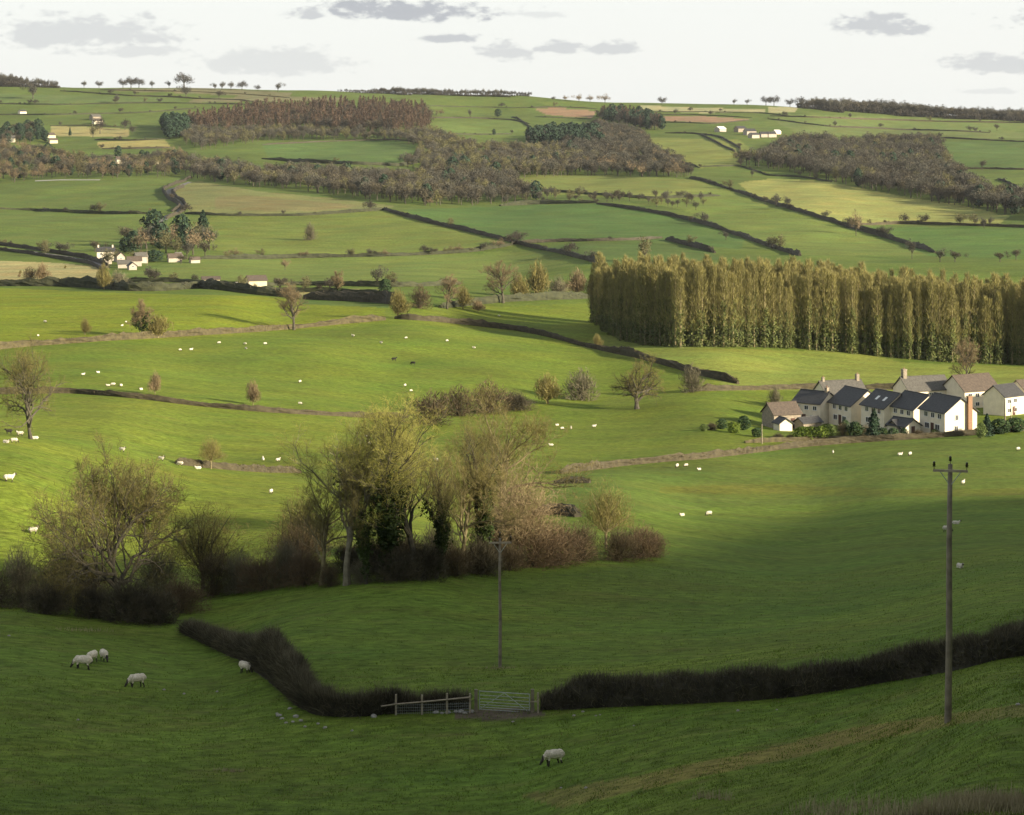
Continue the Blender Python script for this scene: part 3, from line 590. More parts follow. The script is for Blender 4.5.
# ---------------------------------------------------------------- single trees and bushes
# (prototype, column, row of its foot [or ('D',distance)], height in px, name, label, group, width factor, category)
def hm(loc,hpx_): return hpx_*loc.y/F
def put(pn,px,py,hp,name,label,group=None,wid=1.0,cat='tree',rz=None,lean=None):
    loc=G(px,py[1]) if isinstance(py,tuple) else P(px,py)
    return place(pn,loc,hm(loc,hp),name,label,group,cat,wid,rz,lean)
GC='trees along the stream in the middle of the photo'
T=[
('spreading_oak',120,('D',184),156,'oak_tree','big spreading bare oak standing in the dark thicket left of the shaded field',GC,1.0,'tree'),
('round_olive_tree',203,('D',196),96,'willow_tree','fuzzy olive bare tree just right of the big spreading oak',GC,1.05,'tree'),
('tall_ash',347,585,172,'ash_tree','tall pale slender ash with forked trunk, leftmost of the tall yellowish stream trees',GC,1.5,'tree'),
('wide_ash',322,585,120,'ash_tree','lower leaning bare tree with spindly limbs beside the pale slender ash',GC,1.0,'tree'),
('ivy_ash',388,580,182,'ash_tree','tallest bare tree of the stream clump with ivy-wrapped dark upper limbs',GC,1.3,'tree'),
('ivy_ash_b',366,584,120,'ash_tree','ivy-covered tree in front of the tallest stream tree',GC,.9,'tree'),
('tall_ash_b',418,577,170,'ash_tree','tall gold-twigged tree just right of the tallest ivy-wrapped one',GC,1.45,'tree'),
('ivy_ash_b',436,578,128,'ash_tree','thin tree with a dark ivy bunch on one branch, at the field edge',GC,.9,'tree'),
('wide_ash',462,572,128,'willow_tree','rounded olive willow between the ivy trees and the round tan tree',GC,1.0,'tree'),
('ivy_ash_b',482,('D',196),150,'ash_tree','dark ivy-patched tree behind the far bare pole',GC,1.0,'tree'),
('wide_ash',500,('D',222),158,'field_tree','broad olive tree rising behind the round tan tree',GC,1.0,'tree'),
('round_tan_tree',521,('D',204),118,'willow_tree','round tan twiggy tree at the right end of the tall stream clump',GC,.95,'tree'),
('wide_ash',400,('D',200),120,'willow_tree','low olive willow filling the gap behind the ivy trees',GC,1.0,'tree'),
('round_olive_tree',300,('D',200),88,'willow_tree','fuzzy grey-olive willow behind the leftmost shrubs of the clump',GC,.9,'tree'),
('pale_willow',606,548,76,'willow_tree','small pale willow with dark single trunk among the brown bushes right of the clump',None,1.0,'tree'),
('spreading_oak_b',31,('D',275),95,'ash_tree','bare tree with pale trunk on the sunny hill crest at the left edge',None,.78,'tree'),
('ivy_field_tree',142,338,38,'field_tree','tree with a black ivy trunk on the hedge line in the upper left',None,1.0,'tree'),
('field_bush_olive',158,338,26,'willow_tree','low spreading willow beside the black ivy trunk',None,1.7,'tree'),
('field_bush_olive',85,335,19,'willow_tree','tiny pale round tree alone above the upper left hedge',None,.9,'tree'),
('field_bush_tan',155,394,25,'willow_tree','small pale round tree on the hedge below the left flock',None,.8,'tree'),
('field_bush_tan',253,405,28,'willow_tree','small pale round tree on the same hedge, nearer the middle',None,.75,'tree'),
('pale_willow',211,469,38,'willow_tree','round pale tree with dark trunk where the lower hedge meets the sunny hill',None,.95,'tree'),
('field_ash',294,330,46,'ash_tree','bare brown tree standing on the hedge in the upper middle',None,.95,'tree'),
('lone_oak',637,409,54,'oak_tree','wide bare oak alone in the field between the bushes and the village',None,1.0,'tree'),
('field_bush_grey',692,392,32,'thorn_bush','grey-brown bush at the hedge corner right of the lone oak',None,1.0,'bush'),
('field_bush_olive',333,372,0,'x','x',None,1,'tree'),
('field_bush_grey',310,240,20,'ash_tree','small bare tree casting a shadow in the far middle field',None,.8,'tree'),
('far_tree_tan',285,270,12,'hedge_tree','tiny bare tree below the far bushy hedge',None,1,'tree'),
('ivy_field_tree',338,296,25,'field_tree','upright ivy-green tree on the shaded hedge right of the sheds',None,.9,'tree'),
('evergreen_tree',385,297,18,'holly_tree','dark evergreen tree at the left end of the hedge thicket',None,1.1,'tree'),
('field_bush_olive',398,318,32,'willow_tree','round yellowish willow at the meeting of four hedges',None,1.05,'tree'),
('field_bush_brown',420,308,26,'thorn_bush','brown bush just right of the willow at the hedge meeting',None,1,'bush'),
('field_ash',447,309,34,'ash_tree','grey-olive bare tree in the middle of the hedge thicket',None,1.0,'tree'),
('field_bush_olive',463,309,26,'willow_tree','low olive tree in the hedge thicket left of the big tan trees',None,1.0,'tree'),
('field_bush_tan',478,312,14,'thorn_bush','low tan bush at the foot of the hedge thicket',None,1.3,'bush'),
('field_ash',503,303,42,'ash_tree','big tan bare tree, tallest of the hedge thicket',None,1.05,'tree'),
('field_bush_olive',520,300,28,'willow_tree','olive tree leaning out of the right side of the big tan tree',None,1.2,'tree'),
('field_bush_olive',537,298,40,'willow_tree','tall olive tree behind the right end of the hedge thicket',None,1.0,'tree'),
('field_bush_grey',558,297,24,'thorn_bush','dark grey bush between the thicket and the plantation',None,1.1,'bush'),
('field_bush_tan',577,296,30,'hedge_tree','tan round tree close to the left end of the plantation',None,1.1,'tree'),
('field_bush_brown',592,297,22,'thorn_bush','purple-brown bush touching the left end of the plantation',None,1.0,'bush'),
('field_bush_brown',431,424,37,'thorn_bush','round brown bush, leftmost of the row below the flock field',"round bushes below the flock field",1.53,'bush'),
('field_bush_brown',459,416,34,'thorn_bush','brown bush with a peaked top, second of the row',"round bushes below the flock field",1.28,'bush'),
('field_bush_brown',488,413,36,'thorn_bush','purple-brown bush, third of the row and the tallest dark one',"round bushes below the flock field",1.28,'bush'),
('dark_thicket',515,410,22,'thorn_bush','low dark bush in the gap of the bush row',"round bushes below the flock field",1.28,'bush'),
('field_bush_olive',548,404,33,'willow_tree','pale yellow-green bush in the row left of the last one',"round bushes below the flock field",1.38,'bush'),
('field_bush_grey',580,400,36,'thorn_bush','grey-green round bush, rightmost of the row',"round bushes below the flock field",1.28,'bush'),
('field_bush_olive',597,348,16,'willow_tree','pale little tree on the diagonal hedge below the plantation corner',None,1.0,'tree'),
('field_bush_brown',30,281,16,'thorn_bush','brown bush in the dry strip at the left edge',None,1.2,'bush'),
('field_bush_tan',42,281,20,'thorn_bush','reddish tan bush in the dry strip beside the brown one',None,1.0,'bush'),
('field_bush_olive',104,290,28,'willow_tree','ragged olive tree on the dark hedge below the white farmhouse',None,.9,'tree'),
('field_bush_grey',118,288,20,'thorn_bush','grey bush on the dark hedge below the farm cottages',None,1.3,'bush'),
('field_ash',967,388,50,'ash_tree','tall bare tree rising behind the village roofs',None,.75,'tree'),
('field_bush_grey',775,408,26,'garden_tree','grey bare tree behind the brown barn',None,.7,'tree'),
('field_bush_grey',860,402,15,'garden_tree','small grey bush behind the village rooftops left of the middle',None,1,'bush'),
('dark_thicket',946,396,9,'garden_tree','low dark bush between the back roofs',None,1.4,'bush'),
]
for (pn,px,py,hp,name,label,group,wid,cat) in T:
    if hp: put(pn,px,py,hp,name,label,group,wid,cat)
# understorey along the stream, the shaded thickets
GT='thicket bushes along the stream'
for (pn,px,D,hp,label,wid) in [
 ('dark_thicket',-18,184,66,'dark bramble thicket cut by the left edge of the frame',1.0),
 ('grey_thicket',22,186,88,'grey twiggy bush at the left end of the shaded thicket',.75),
 ('brown_thicket',58,188,80,'brown bush between the grey one and the oak',.9),
 ('dark_thicket',45,179,48,'low black bush in front of the grey and brown bushes',1.1),
 ('dark_thicket',92,180,52,'black bramble left of the oak trunk',1.0),
 ('dark_thicket',130,178,66,'dense black evergreen bramble under the oak',1.05),
 ('dark_thicket',160,178,48,'low black bramble right under the oak, at the hedge end',1.0),
 ('brown_thicket',90,190,74,'brown bush half hidden behind the oak trunk',.9),
 ('grey_thicket',155,192,76,'grey bush on the right side behind the oak',1.0),
 ('russet_thicket',180,183,52,'russet bush where the near hedge starts',1.0),
 ('brown_thicket',214,191,66,'brown bush right of the near hedge end',1.1),
 ('grey_thicket',240,190,60,'grey bush at the corner of the shaded field',1.0),
 ('russet_thicket',264,189,56,'russet pale-stemmed bush, left of the middle shrubs',1.0),
 ('grey_thicket',285,190,66,'grey bush with pale stems before the willow',.9),
 ('russet_thicket',305,188,54,'russet bush left of the pale ash foot',1.0),
 ('dark_thicket',374,190,64,'black thicket around the feet of the ivy trees',1.0),
 ('dark_thicket',405,190,70,'black thicket under the tall gold tree',1.0),
 ('dark_thicket',348,193,56,'dark thicket behind the pale ash foot',.9),
 ('brown_thicket',455,190,56,'brown thicket left of the far pole top',1.1),
 ('grey_thicket',480,194,56,'grey thicket just left of the far pole top',1.0),
 ('brown_thicket',508,198,50,'brown thicket just right of the far pole top',1.0),
 ('russet_thicket',532,203,48,'russet bush with grassy foot right of the round tan tree',1.1),
 ('russet_thicket',556,206,46,'pale russet bush, second right of the round tan tree',1.1),
 ('brown_thicket',582,211,40,'brown bush left of the small pale willow trunk',1.0),
 ('brown_thicket',618,213,34,'dark brown bush right of the small pale willow trunk',1.2),
 ('russet_thicket',640,218,36,'red-brown bush last but one before the open field',1.1),
 ('russet_thicket',655,222,26,'low red-brown bush ending the row in the open field',.9)]:
    put(pn,px,('D',D),hp*(1.1 if px>525 else .66 if px>325 else .78),'bramble_thicket' if 'dark' in pn else 'stream_bush',label,GT,wid,'bush')

for (pn,px,D,hp,label,wid) in [('brown_thicket',330,185,40,'low brown bush between the two pale trunks',1.0),('dark_thicket',395,184,58,'black brambles before the feet of the tall gold tree',1.2),('dark_thicket',428,186,62,'black brambles right of the tall gold tree',1.1),('grey_thicket',362,184,44,'grey bush before the ivy tree foot',1.0),('brown_thicket',300,196,80,'tall brown thicket behind the middle shrubs',1.0),('grey_thicket',440,192,84,'tall grey thicket behind the thin ivy-bunched tree',1.0),('brown_thicket',495,205,92,'tall brown thicket in the right half of the clump',1.0),('dark_thicket',478,194,62,'dark undergrowth behind the top of the far pole',1.0)]:
    put(pn,px,('D',D),hp*(1.1 if px>525 else .66 if px>325 else .78),'stream_bush',label,GT,wid,'bush')
# ---------------------------------------------------------------- hedges
HG_DARK=mat('hedge_dark_twigs',(.065,.056,.036),(.028,.026,.018),scale=1.2,bump=.8,bscale=6,obj_var=.12)
HG_BROWN=mat('hedge_brown_twigs',(.078,.066,.036),(.040,.034,.020),scale=.9,bump=.8,bscale=5,obj_var=.12)
HG_TAN=mat('hedge_tan_twigs',(.105,.088,.042),(.052,.045,.024),scale=.9,bump=.8,bscale=5,obj_var=.1)
HG_GREEN=mat('hedge_green',(.052,.056,.026),(.026,.030,.016),scale=.6,bump=.8,bscale=4,obj_var=.12)
HM={'d':(HG_DARK,TW_DARK),'b':(HG_BROWN,TW_BROWN),'t':(HG_TAN,TW_BROWN),'g':(HG_GREEN,TW_DARK),'n':(HG_DARK,TW_DARK)}
def worldline(pts,step,D=None):
    q=[P(a,b) for a,b in densify(pts,6)]
    out=[q[0]]
    for a,b in zip(q[:-1],q[1:]):
        L_=(b-a).length; n=max(1,int(L_/step))
        if L_>200: n=1
        for k in range(1,n+1):
            c=a.lerp(b,k/n); c.z=float(hxy(c.x,c.y)); out.append(c)
    return out
def hedge(pts,h,w,kind,label,tw=0,group='field hedges',name='field_hedge',hv=.18):
    D0=seeD(*pts[len(pts)//2]); near=D0<260; hin=h if isinstance(h,(list,tuple)) else None; h=max(h) if hin else h; step=.3 if near else max(.8,D0/500*1.6)
    if D0>1000: h*=.8; w*=.6
    elif not near: w*=.7; h*=.9
    line=np.array([tuple(p) for p in worldline(pts,step)])
    for _ in range(12 if near else 2): line[1:-1,:2]=(line[:-2,:2]+2*line[1:-1,:2]+line[2:,:2])/4
    line[:,2]=hxy(line[:,0],line[:,1])
    d=np.gradient(line[:,:2],axis=0); d/=np.linalg.norm(d,axis=1)[:,None]+1e-9; nrm=np.stack([-d[:,1],d[:,0]],1)
    ang=np.linspace(-.12*math.pi,1.12*math.pi,14); sec=[(math.copysign(abs(math.cos(a))**.8,math.cos(a))*.5,max(0,math.sin(a))**.7) for a in ang]
    n=len(line); m=len(sec); V=np.zeros((n,m,3)); kf=6 if not near else 3; kn=np.arange(0,n+kf,kf)
    ctl=h*(1+hv*RNG.normal(size=len(kn))*.8); ctl=np.clip(ctl,h*.6,h*1.5); hv_=np.interp(np.arange(n),kn,ctl); prof_h=np.interp(np.linspace(0,len(hin)-1,n),np.arange(len(hin)),hin)/h if hin else np.ones(n); prof_h=prof_h*np.clip(.45+np.minimum(np.arange(n),n-1-np.arange(n))*(.09 if near else .3),0,1); hv_=hv_*prof_h
    core=.86 if tw and near else 1.0
    rough=.06 if near else .16
    for k,(a,b) in enumerate(sec):
        jw=1+RNG.normal(size=n)*rough; jh=1+RNG.normal(size=n)*rough
        V[:,k,:2]=line[:,:2]+nrm*(a*w*core*jw*prof_h**.6)[:,None]; V[:,k,2]=(line[:,2]+b*hv_*core*jh) if b>0 else hxy(V[:,k,0],V[:,k,1])-.15
    idx=np.arange(n*m).reshape(n,m)
    Q=np.stack([idx[:-1,:-1],idx[1:,:-1],idx[1:,1:],idx[:-1,1:]],-1).reshape(-1,4)
    M=MB(); M.add(V.reshape(-1,3),Q)
    M.add(V[0],tris=[(0,k,k+1) for k in range(1,m-1)]); M.add(V[-1],tris=[(0,k+1,k) for k in range(1,m-1)])
    if tw:
        Lt=float(np.linalg.norm(np.diff(line,axis=0),axis=1).sum()); c=int(min(90000,Lt*tw))
        i=RNG.integers(0,n-1,c); t=RNG.uniform(0,1,c); p=line[i]+(line[i+1]-line[i])*t[:,None]
        az=RNG.uniform(-.05,math.pi+.05,c); ca=np.cos(az); cc=np.sign(ca)*np.abs(ca)**.8; ss=np.clip(np.sin(az),0,1)**.7
        nn=nrm[i]; rr=RNG.uniform(.7,1.0,c); p=p.copy(); p[:,:2]+=nn*(cc*w*.5*rr*prof_h[i]**.6)[:,None]; p[:,2]+=np.maximum(.03,ss*hv_[i]*rr)
        v=np.stack([nn[:,0]*ca*.7,nn[:,1]*ca*.7,np.sin(az)*.6+.55],1)+RNG.normal(size=(c,3))*.4; v/=np.linalg.norm(v,axis=1)[:,None]
        sz=D0/F
        M.slivers(p-v*.05,v,(.20*h+.08)*RNG.uniform(.3,1.6,c),max(.03,sz*.45)*RNG.uniform(.6,1.4,c),mi=1)
        if near:
            k_=RNG.uniform(0,1,c)<.16; M.slivers(p[k_],v[k_],(.24*h+.1)*RNG.uniform(.4,1.6,k_.sum()),.05,mi=2)
    if near:   # longer shoots standing out of the trimmed top
        c=int(Lt*60); i=RNG.integers(0,n-1,c); p=line[i]+RNG.normal(size=(c,3))*np.array([.25,.25,0])*w*.5; p[:,2]=line[i,2]+hv_[i]*RNG.uniform(.5,.95,c)
        v=RNG.normal(size=(c,3))*.3+np.array([0,0,1.]); v/=np.linalg.norm(v,axis=1)[:,None]; M.slivers(p,v,h*.34*RNG.uniform(.5,1.4,c),.035,mi=2)
    o=M.build(name,list(HM[kind])+[TW_GREY]); tag(o,label,'hedge',group); return o
hedge([(184,632),(200,639),(225,650),(250,660),(275,676),(294,692),(306,706),(322,714),(345,716),(370,714.5),(400,711),(435,709),(470,708)],[.7,.9,1.0,1.05,1.1,1.5,2.35,2.5,2.3,1.8,1.3,1.1,1.0],1.6,'n','near hedge running from the left thicket, humped at the bend, to the rail fence',1100,hv=.14)
hedge([(541,708),(590,705),(640,703),(690,701),(740,699),(790,695),(840,688),(885,680),(930,672),(975,664),(1020,654),(1080,641),(1150,625)],1.65,2.0,'n','long dark near hedge running right from the field gate to the frame edge',1100,hv=.12)
hedge([(560,474),(590,470),(620,466),(660,462),(700,459),(750,453),(800,447),(850,443),(900,440),(960,436),(1024,431),(1100,424)],1.25,1.3,'b','brown hedge running up to the village beyond the large shaded field',60)
hedge([(176,464),(200,467),(230,470),(262,472),(300,473)],1.0,1.2,'b','dark brown hedge beside the pale round tree behind the sunny hill crest',60)
hedge([(-60,393),(0,394),(70,393),(110,396),(150,400),(190,405),(230,409),(265,412),(300,414),(340,416),(372,418),(408,418)],1.1,1.3,'b','thin brown hedge below the left flock, ending behind the stream trees',40)
hedge([(-60,356),(0,349),(30,346),(60,344),(100,341),(150,338),(200,335),(250,332),(300,328),(340,324),(385,320)],1.7,2.2,'t','sunlit tan hedge climbing from the left edge to the meeting of hedges',40)
hedge([(395,319),(430,321),(470,325),(520,331),(550,337),(580,345),(610,352),(640,358),(670,366),(700,375),(738,384)],1.8,2.2,'b','long brown hedge slanting down right between the flock field and the plantation',40)
hedge([(695,391),(740,390),(790,389),(860,389)],1.6,1.6,'b','dark low hedge behind the barn with the rough slope above it',25)
hedge([(860,389),(920,390),(1024,391),(1090,391)],1.4,1.5,'b','dark hedge hidden behind the village roofs',6)
hedge([(-60,287),(0,286),(60,286),(95,288),(130,291),(160,291),(200,288),(230,291),(260,295),(300,298)],3.2,4,'g','thick dark hedge under the dry strip and the farm at the left',20)
hedge([(304,299),(350,301),(385,303),(400,305)],3.6,4,'d','thick shadowy hedge right of the cream sheds',6)
hedge([(440,308),(470,305),(500,302),(540,300),(570,299),(592,298)],2.4,3,'g','dark hedge at the feet of the tan trees left of the plantation',5)
hedge([(535,515),(550,513),(565,514),(578,517)],1.3,2.2,'d','short dark hedge stub behind the brown bushes in the sunny strip',150)
hedge([(555,484),(570,483),(590,483)],1.0,3.0,'d','low dark strip of hedge behind the small pale willow',150)
far=[
 ([(-60,208),(0,209),(60,212),(100,214),(150,214)],2.2,2.6,'g','far hedge between the two big green fields at the upper left'),
 ([(185,214),(230,216),(260,216),(300,216),(330,214),(360,212),(386,210)],2.0,2.4,'g','far hedge under the straw-coloured field'),
 ([(383,210),(400,215),(430,223),(470,232),(512,242),(530,247),(560,253),(605,265)],2.6,3.2,'d','dark straight hedge slanting down right across the far middle'),
 ([(512,244),(550,242),(600,241),(640,240),(662,238)],2.0,2.6,'d','thin dark hedge above the left end of the plantation'),
 ([(666,240),(690,246),(715,253)],2.8,3.0,'d','short dark hedge dropping behind the plantation top'),
 ([(597,204),(625,208),(650,212),(680,218),(710,226),(740,236),(770,247),(800,256)],3.0,3.6,'d','broad dark hedge running down right from the long brown wood'),
 ([(690,178),(710,183),(735,191),(760,200),(790,209),(820,218),(850,228),(880,236),(910,245),(935,253)],2.8,3.4,'d','dark hedge along the lower left of the yellow field'),
 ([(700,167),(740,166),(770,176),(800,177),(832,182)],1.6,2.4,'g','thin hedge along the top of the yellow field'),
 ([(840,225),(870,225),(900,224),(950,225),(1010,227),(1080,229)],2.0,2.6,'b','brown hedge along the lower edge of the yellow field'),
 ([(500,206),(540,204),(597,203)],3.4,5,'g','hedge along the upper edge of the big saturated green field'),
 ([(512,188),(560,192),(600,195),(650,199),(720,196)],2.0,3,'g','far ragged hedge over the valley shrubs'),
 ([(-60,241),(0,245),(30,249),(60,254),(85,258),(108,266)],2.2,2.4,'d','upper of the two dark hedges lining the track at the left edge'),
 ([(-60,247),(0,250),(30,254),(60,259),(90,264),(104,270)],1.8,2.0,'d','lower of the two dark hedges lining the track at the left edge'),
 ([(192,178),(180,183),(168,187),(163,191),(166,196),(172,201),(178,204),(180,207),(172,212)],2.6,2.6,'d','left hedge of the winding far lane'),
 ([(184,187),(176,190),(172,193),(177,198),(184,203),(186,208),(178,214),(166,219)],2.6,2.6,'d','right hedge of the winding far lane'),
 ([(200,259),(256,259),(300,258),(350,257),(400,256),(440,254),(470,252),(490,249),(512,245)],2.4,4,'g','bushy far hedge above the field with the holly tree'),
 ([(120,282),(170,282),(200,283),(230,285),(260,286),(300,285),(350,286),(388,287),(430,286),(460,284)],1.8,2.6,'g','low hedge beside the cream sheds'),
 ([(240,291),(290,292),(330,292),(388,294)],1.6,2.2,'g','thin hedge in the narrow strip over the shadowy thick hedge'),
 ([(-60,104),(0,104),(60,105),(100,104),(150,103),(220,104),(250,105)],1.8,3,'g','long thin hedge in the top left, over the small farm'),
 ([(-60,115),(0,115),(60,115),(100,114),(140,113),(180,110),(200,108)],1.8,3,'g','thin hedge under the small far farm'),
 ([(60,91),(90,93),(130,96),(170,97),(200,99),(240,100),(250,101)],1.6,3,'d','dark hedge slanting under the skyline trees'),
 ([(100,90),(150,91),(200,92),(240,94),(290,98)],1.4,2.4,'b','hedge on the brown field just below the skyline'),
 ([(240,101),(280,103),(330,106)],1.4,2.4,'d','short dark hedge above the left end of the larch wood'),
 ([(102,149),(130,149),(172,148)],2.0,3,'d','dark hedge under the lower straw field'),
 ([(97,157),(140,156),(172,156)],2.0,3,'g','hedge under the small green paddock'),
 ([(95,140),(130,141),(170,139)],1.8,3,'g','hedge between the two small straw fields'),
 ([(50,126),(90,126),(130,128)],1.8,3,'g','hedge along the top of the upper straw field'),
 ([(428,118),(470,118),(512,120),(530,124)],1.8,3,'d','hedge above the far green field right of the larch wood'),
 ([(430,106),(470,107),(512,108),(560,107)],1.6,3,'g','hedge near the skyline above the small red field'),
 ([(440,134),(480,135),(512,134)],1.8,3,'g','hedge below the far green field right of the larch wood'),
 ([(512,117),(520,120),(530,127)],2.0,3,'d','short hedge dropping to the dark conifers'),
 ([(532,108),(560,107),(597,109)],1.4,2.6,'d','hedge on the top of the left red field'),
 ([(535,117),(560,118),(592,119)],1.4,2.6,'g','hedge under the left red field'),
 ([(655,115),(700,115),(752,118)],1.4,2.6,'g','hedge on the top of the right red field'),
 ([(655,122),(690,123),(712,124),(752,120)],1.4,2.6,'d','hedge under the right red field'),
 ([(640,112),(700,112),(760,113),(790,116)],1.4,3,'g','hedge under the pale skyline field'),
 ([(665,133),(700,134),(720,137),(740,148),(740,154)],2.0,3,'d','dark hedge dropping below the far white farm'),
 ([(700,134),(715,142),(735,152)],2.0,3,'d','slanting hedge left of the far white farm'),
 ([(660,155),(700,168)],1.5,2.6,'g','hedge at the right end of the long brown wood'),
 ([(768,119),(800,123),(830,127),(870,128),(900,130),(950,131),(990,133)],1.8,3,'d','dark hedge across the upper right'),
 ([(770,116),(850,119),(950,122),(1090,124)],2.0,3.4,'b','brown hedge under the ridge wood'),
 ([(940,138),(980,140),(1024,142),(1090,143)],1.8,3,'d','dark hedge on the top of the right-hand green field'),
 ([(955,169),(990,169),(1024,170),(1090,170)],2.0,3,'b','brown hedge below the right-hand green field'),
 ([(998,179),(1010,184),(1024,191),(1060,205)],2.0,3,'d','short dark slanting hedge at the right edge'),
 ([(262,145),(300,143),(340,141),(400,140),(420,143)],1.6,3,'d','hedge at the foot of the larch wood'),
 ([(262,159),(300,162),(340,164),(400,166),(420,162)],3.0,5,'g','bushy hedge below the green field under the larch wood'),
]
for pts,h,w_,k,lab in far: hedge(pts,h,w_,k,lab,0)
for pts,h,w_,k,lab in far:
    q=densify(pts,5)
    for (a,b) in q:
        if -5<a<1030 and random.random()<.16:
            D=seeD(a,b); hh=random.choice((2.5,3,3.5,4,6,8)); place(random.choice(('far_tree_brown','far_tree_grey','far_tree_dark','far_tree_olive','far_tree_dark')),G(a,D),hh,'hedgerow_tree','small scrubby tree on one of the dark hedge lines of the far hillside','hedge trees dotted along the far hedges','tree',random.uniform(.9,1.5))

# ---------------------------------------------------------------- woodland masses
def interp_poly(poly): return [(a,math.log(seeD(a,b))) for a,b in densify(poly,8,True)]
def wood(poly,protos,spacing,hgt,name,label,wts=None,depth_add=0,cap=2500):
    dp=interp_poly(poly); ax=[p[0] for p in dp]; ay=[p[1] for p in dp]
    if depth_add:
        pass
    xs=[]
    D0,D1=math.exp(min(ay)),math.exp(max(ay)); M=MB()
    y=D0; mats=[]; moff={}
    for pn in protos:
        for _,me in PROTO[pn][1]:
            m_=me.materials[0]
            if m_.name not in moff: moff[m_.name]=len(mats); mats.append(m_)
    cnt=0
    while y<D1:
        x0,x1=min(ax),max(ax); dx=spacing*F/y; x=x0
        while x<x1:
            px=x+random.uniform(-.5,.5)*dx; D=y+random.uniform(-.5,.5)*spacing
            if inside(dp,np.array([px]),np.array([math.log(D)]))[0] and cnt<cap:
                h=random.uniform(*hgt)
                pn=random.choices(protos,wts)[0]
                mergeto(M,pn,G(px,D),h,random.uniform(.8,1.15),random.uniform(0,6.28),moff); cnt+=1
            x+=dx
        y+=spacing
    o=M.build(name,mats); tag(o,label,'wood',kind='stuff'); print(name,cnt); return o
# russet larch-like plantation tree for the far hill
g=np.random.default_rng(5); A=MB(); B=MB(); A.tube([(0,0,-.3),(0,0,9),(0,0,17)],[.3,.18,.03],4)
n=170; zz=g.uniform(0,1,n); az=g.uniform(0,6.28,n); rad=(1-zz)*3.0*g.uniform(.2,1,n)**.5
p=np.stack([np.cos(az)*rad,np.sin(az)*rad,3+zz*14],1); d=np.stack([np.cos(az)*.6,np.sin(az)*.6,np.full(n,.8)],1)+g.normal(size=(n,3))*.3; d/=np.linalg.norm(d,axis=1)[:,None]
B.slivers(p,d,2.0,.7); proto('larch',17,[('trunk',A.mesh('larch_trunk',BARK)),('crown',B.mesh('larch_crown',FT_RED))])
wood([(185,127),(215,121),(260,113),(345,109),(400,110),(424,114),(432,124),(425,134),(380,134),(300,131),(240,133),(200,133)],['larch','far_tree_dark','far_tree_brown'],11,(15,19),'larch_wood','big russet plantation wood on the far hill at the upper left',(10,.6,1.2))
wood([(178,133),(240,134),(300,133),(380,136),(430,135),(445,150),(425,152),(400,142),(330,140),(262,142),(240,145),(200,150),(182,142)],['far_tree_olive','far_tree_grey','far_tree_dark','far_tree_brown'],11,(9,13),'wood_edge_trees','grey-green trees along the foot of the russet wood',(3,3,1,2))
wood([(163,127),(175,125),(188,128),(186,140),(168,139)],['far_dark_evergreen'],11,(13,18),'dark_conifer_clump','dark conifer clump at the left end of the russet wood')
wood([(430,136),(470,148),(512,152),(560,150),(600,165),(560,176),(510,180),(480,178),(450,178),(425,182),(420,170),(400,166),(430,155)],['far_tree_brown','far_tree_grey','far_tree_olive','far_dark_evergreen','far_tree_olive'],12,(9,14),'valley_wood','mixed brown wood below the far green fields in the middle',(4,3,3,.7,2))
wood([(190,166),(240,172),(256,178),(300,175),(340,178),(400,180),(450,180),(512,180),(520,190),(540,200),(512,203),(470,206),(430,206),(400,204),(340,196),(300,191),(256,187),(215,182),(192,178)],['far_tree_brown','far_tree_grey','far_tree_dark','far_tree_olive','far_dark_evergreen'],11,(10,15),'long_wood','long dark brown wood running right from the winding lane',(5,4,3,1,.5))
wood([(-70,150),(0,146),(30,152),(60,158),(100,166),(140,163),(170,156),(190,158),(195,175),(170,177),(130,178),(60,179),(0,184),(-70,186)],['far_tree_brown','far_tree_tan','far_tree_olive','far_tree_grey','far_dark_evergreen'],13,(8,13),'left_wood','brown wood behind the two green fields at the left edge',(3,2,2,2,.5))
wood([(0,135),(30,130),(48,134),(50,142),(0,146)],['far_dark_evergreen','far_tree_brown'],14,(9,14),'hamlet_trees','dark trees round the small far hamlet at the left edge',(2,1))
wood([(528,138),(560,136),(598,137),(605,148),(590,150),(560,147),(530,146)],['far_dark_evergreen','far_tree_dark'],11,(13,17),'conifer_block','blue-dark conifer block left of the dark round wood',(5,1))
wood([(596,120),(610,116),(640,118),(655,124),(664,131),(645,130),(620,124)],['far_tree_dark','larch','far_dark_evergreen'],10,(14,18),'round_dark_wood','round dark wood standing between the two red fields',(3,2,2))
wood([(560,137),(600,126),(640,135),(652,152),(680,168),(697,178),(640,177),(580,176),(512,176),(512,160),(570,160)],['far_tree_grey','far_tree_brown','far_tree_tan','far_tree_dark'],11,(9,14),'grey_wood','grey-brown wood on the slope under the round dark wood',(5,3,.6,1.5))
wood([(500,190),(560,196),(600,198),(690,200),(720,206),(700,212),(640,206),(600,203),(520,204)],['far_tree_grey','far_tree_olive','far_tree_brown'],15,(5,9),'valley_shrubs','sparse shrubs along the valley above the saturated green field',(3,2,2))
wood([(785,144),(830,146),(900,146),(935,145),(945,160),(965,185),(985,198),(1024,206),(1070,212),(1070,222),(1024,218),(960,207),(900,196),(850,186),(800,174),(765,168),(740,165),(770,160)],['far_tree_brown','far_tree_grey','far_tree_olive','far_tree_dark','far_dark_evergreen'],11,(12,17),'right_wood','large brown wood above the yellow field on the right',(4,5,1.2,3,.6))
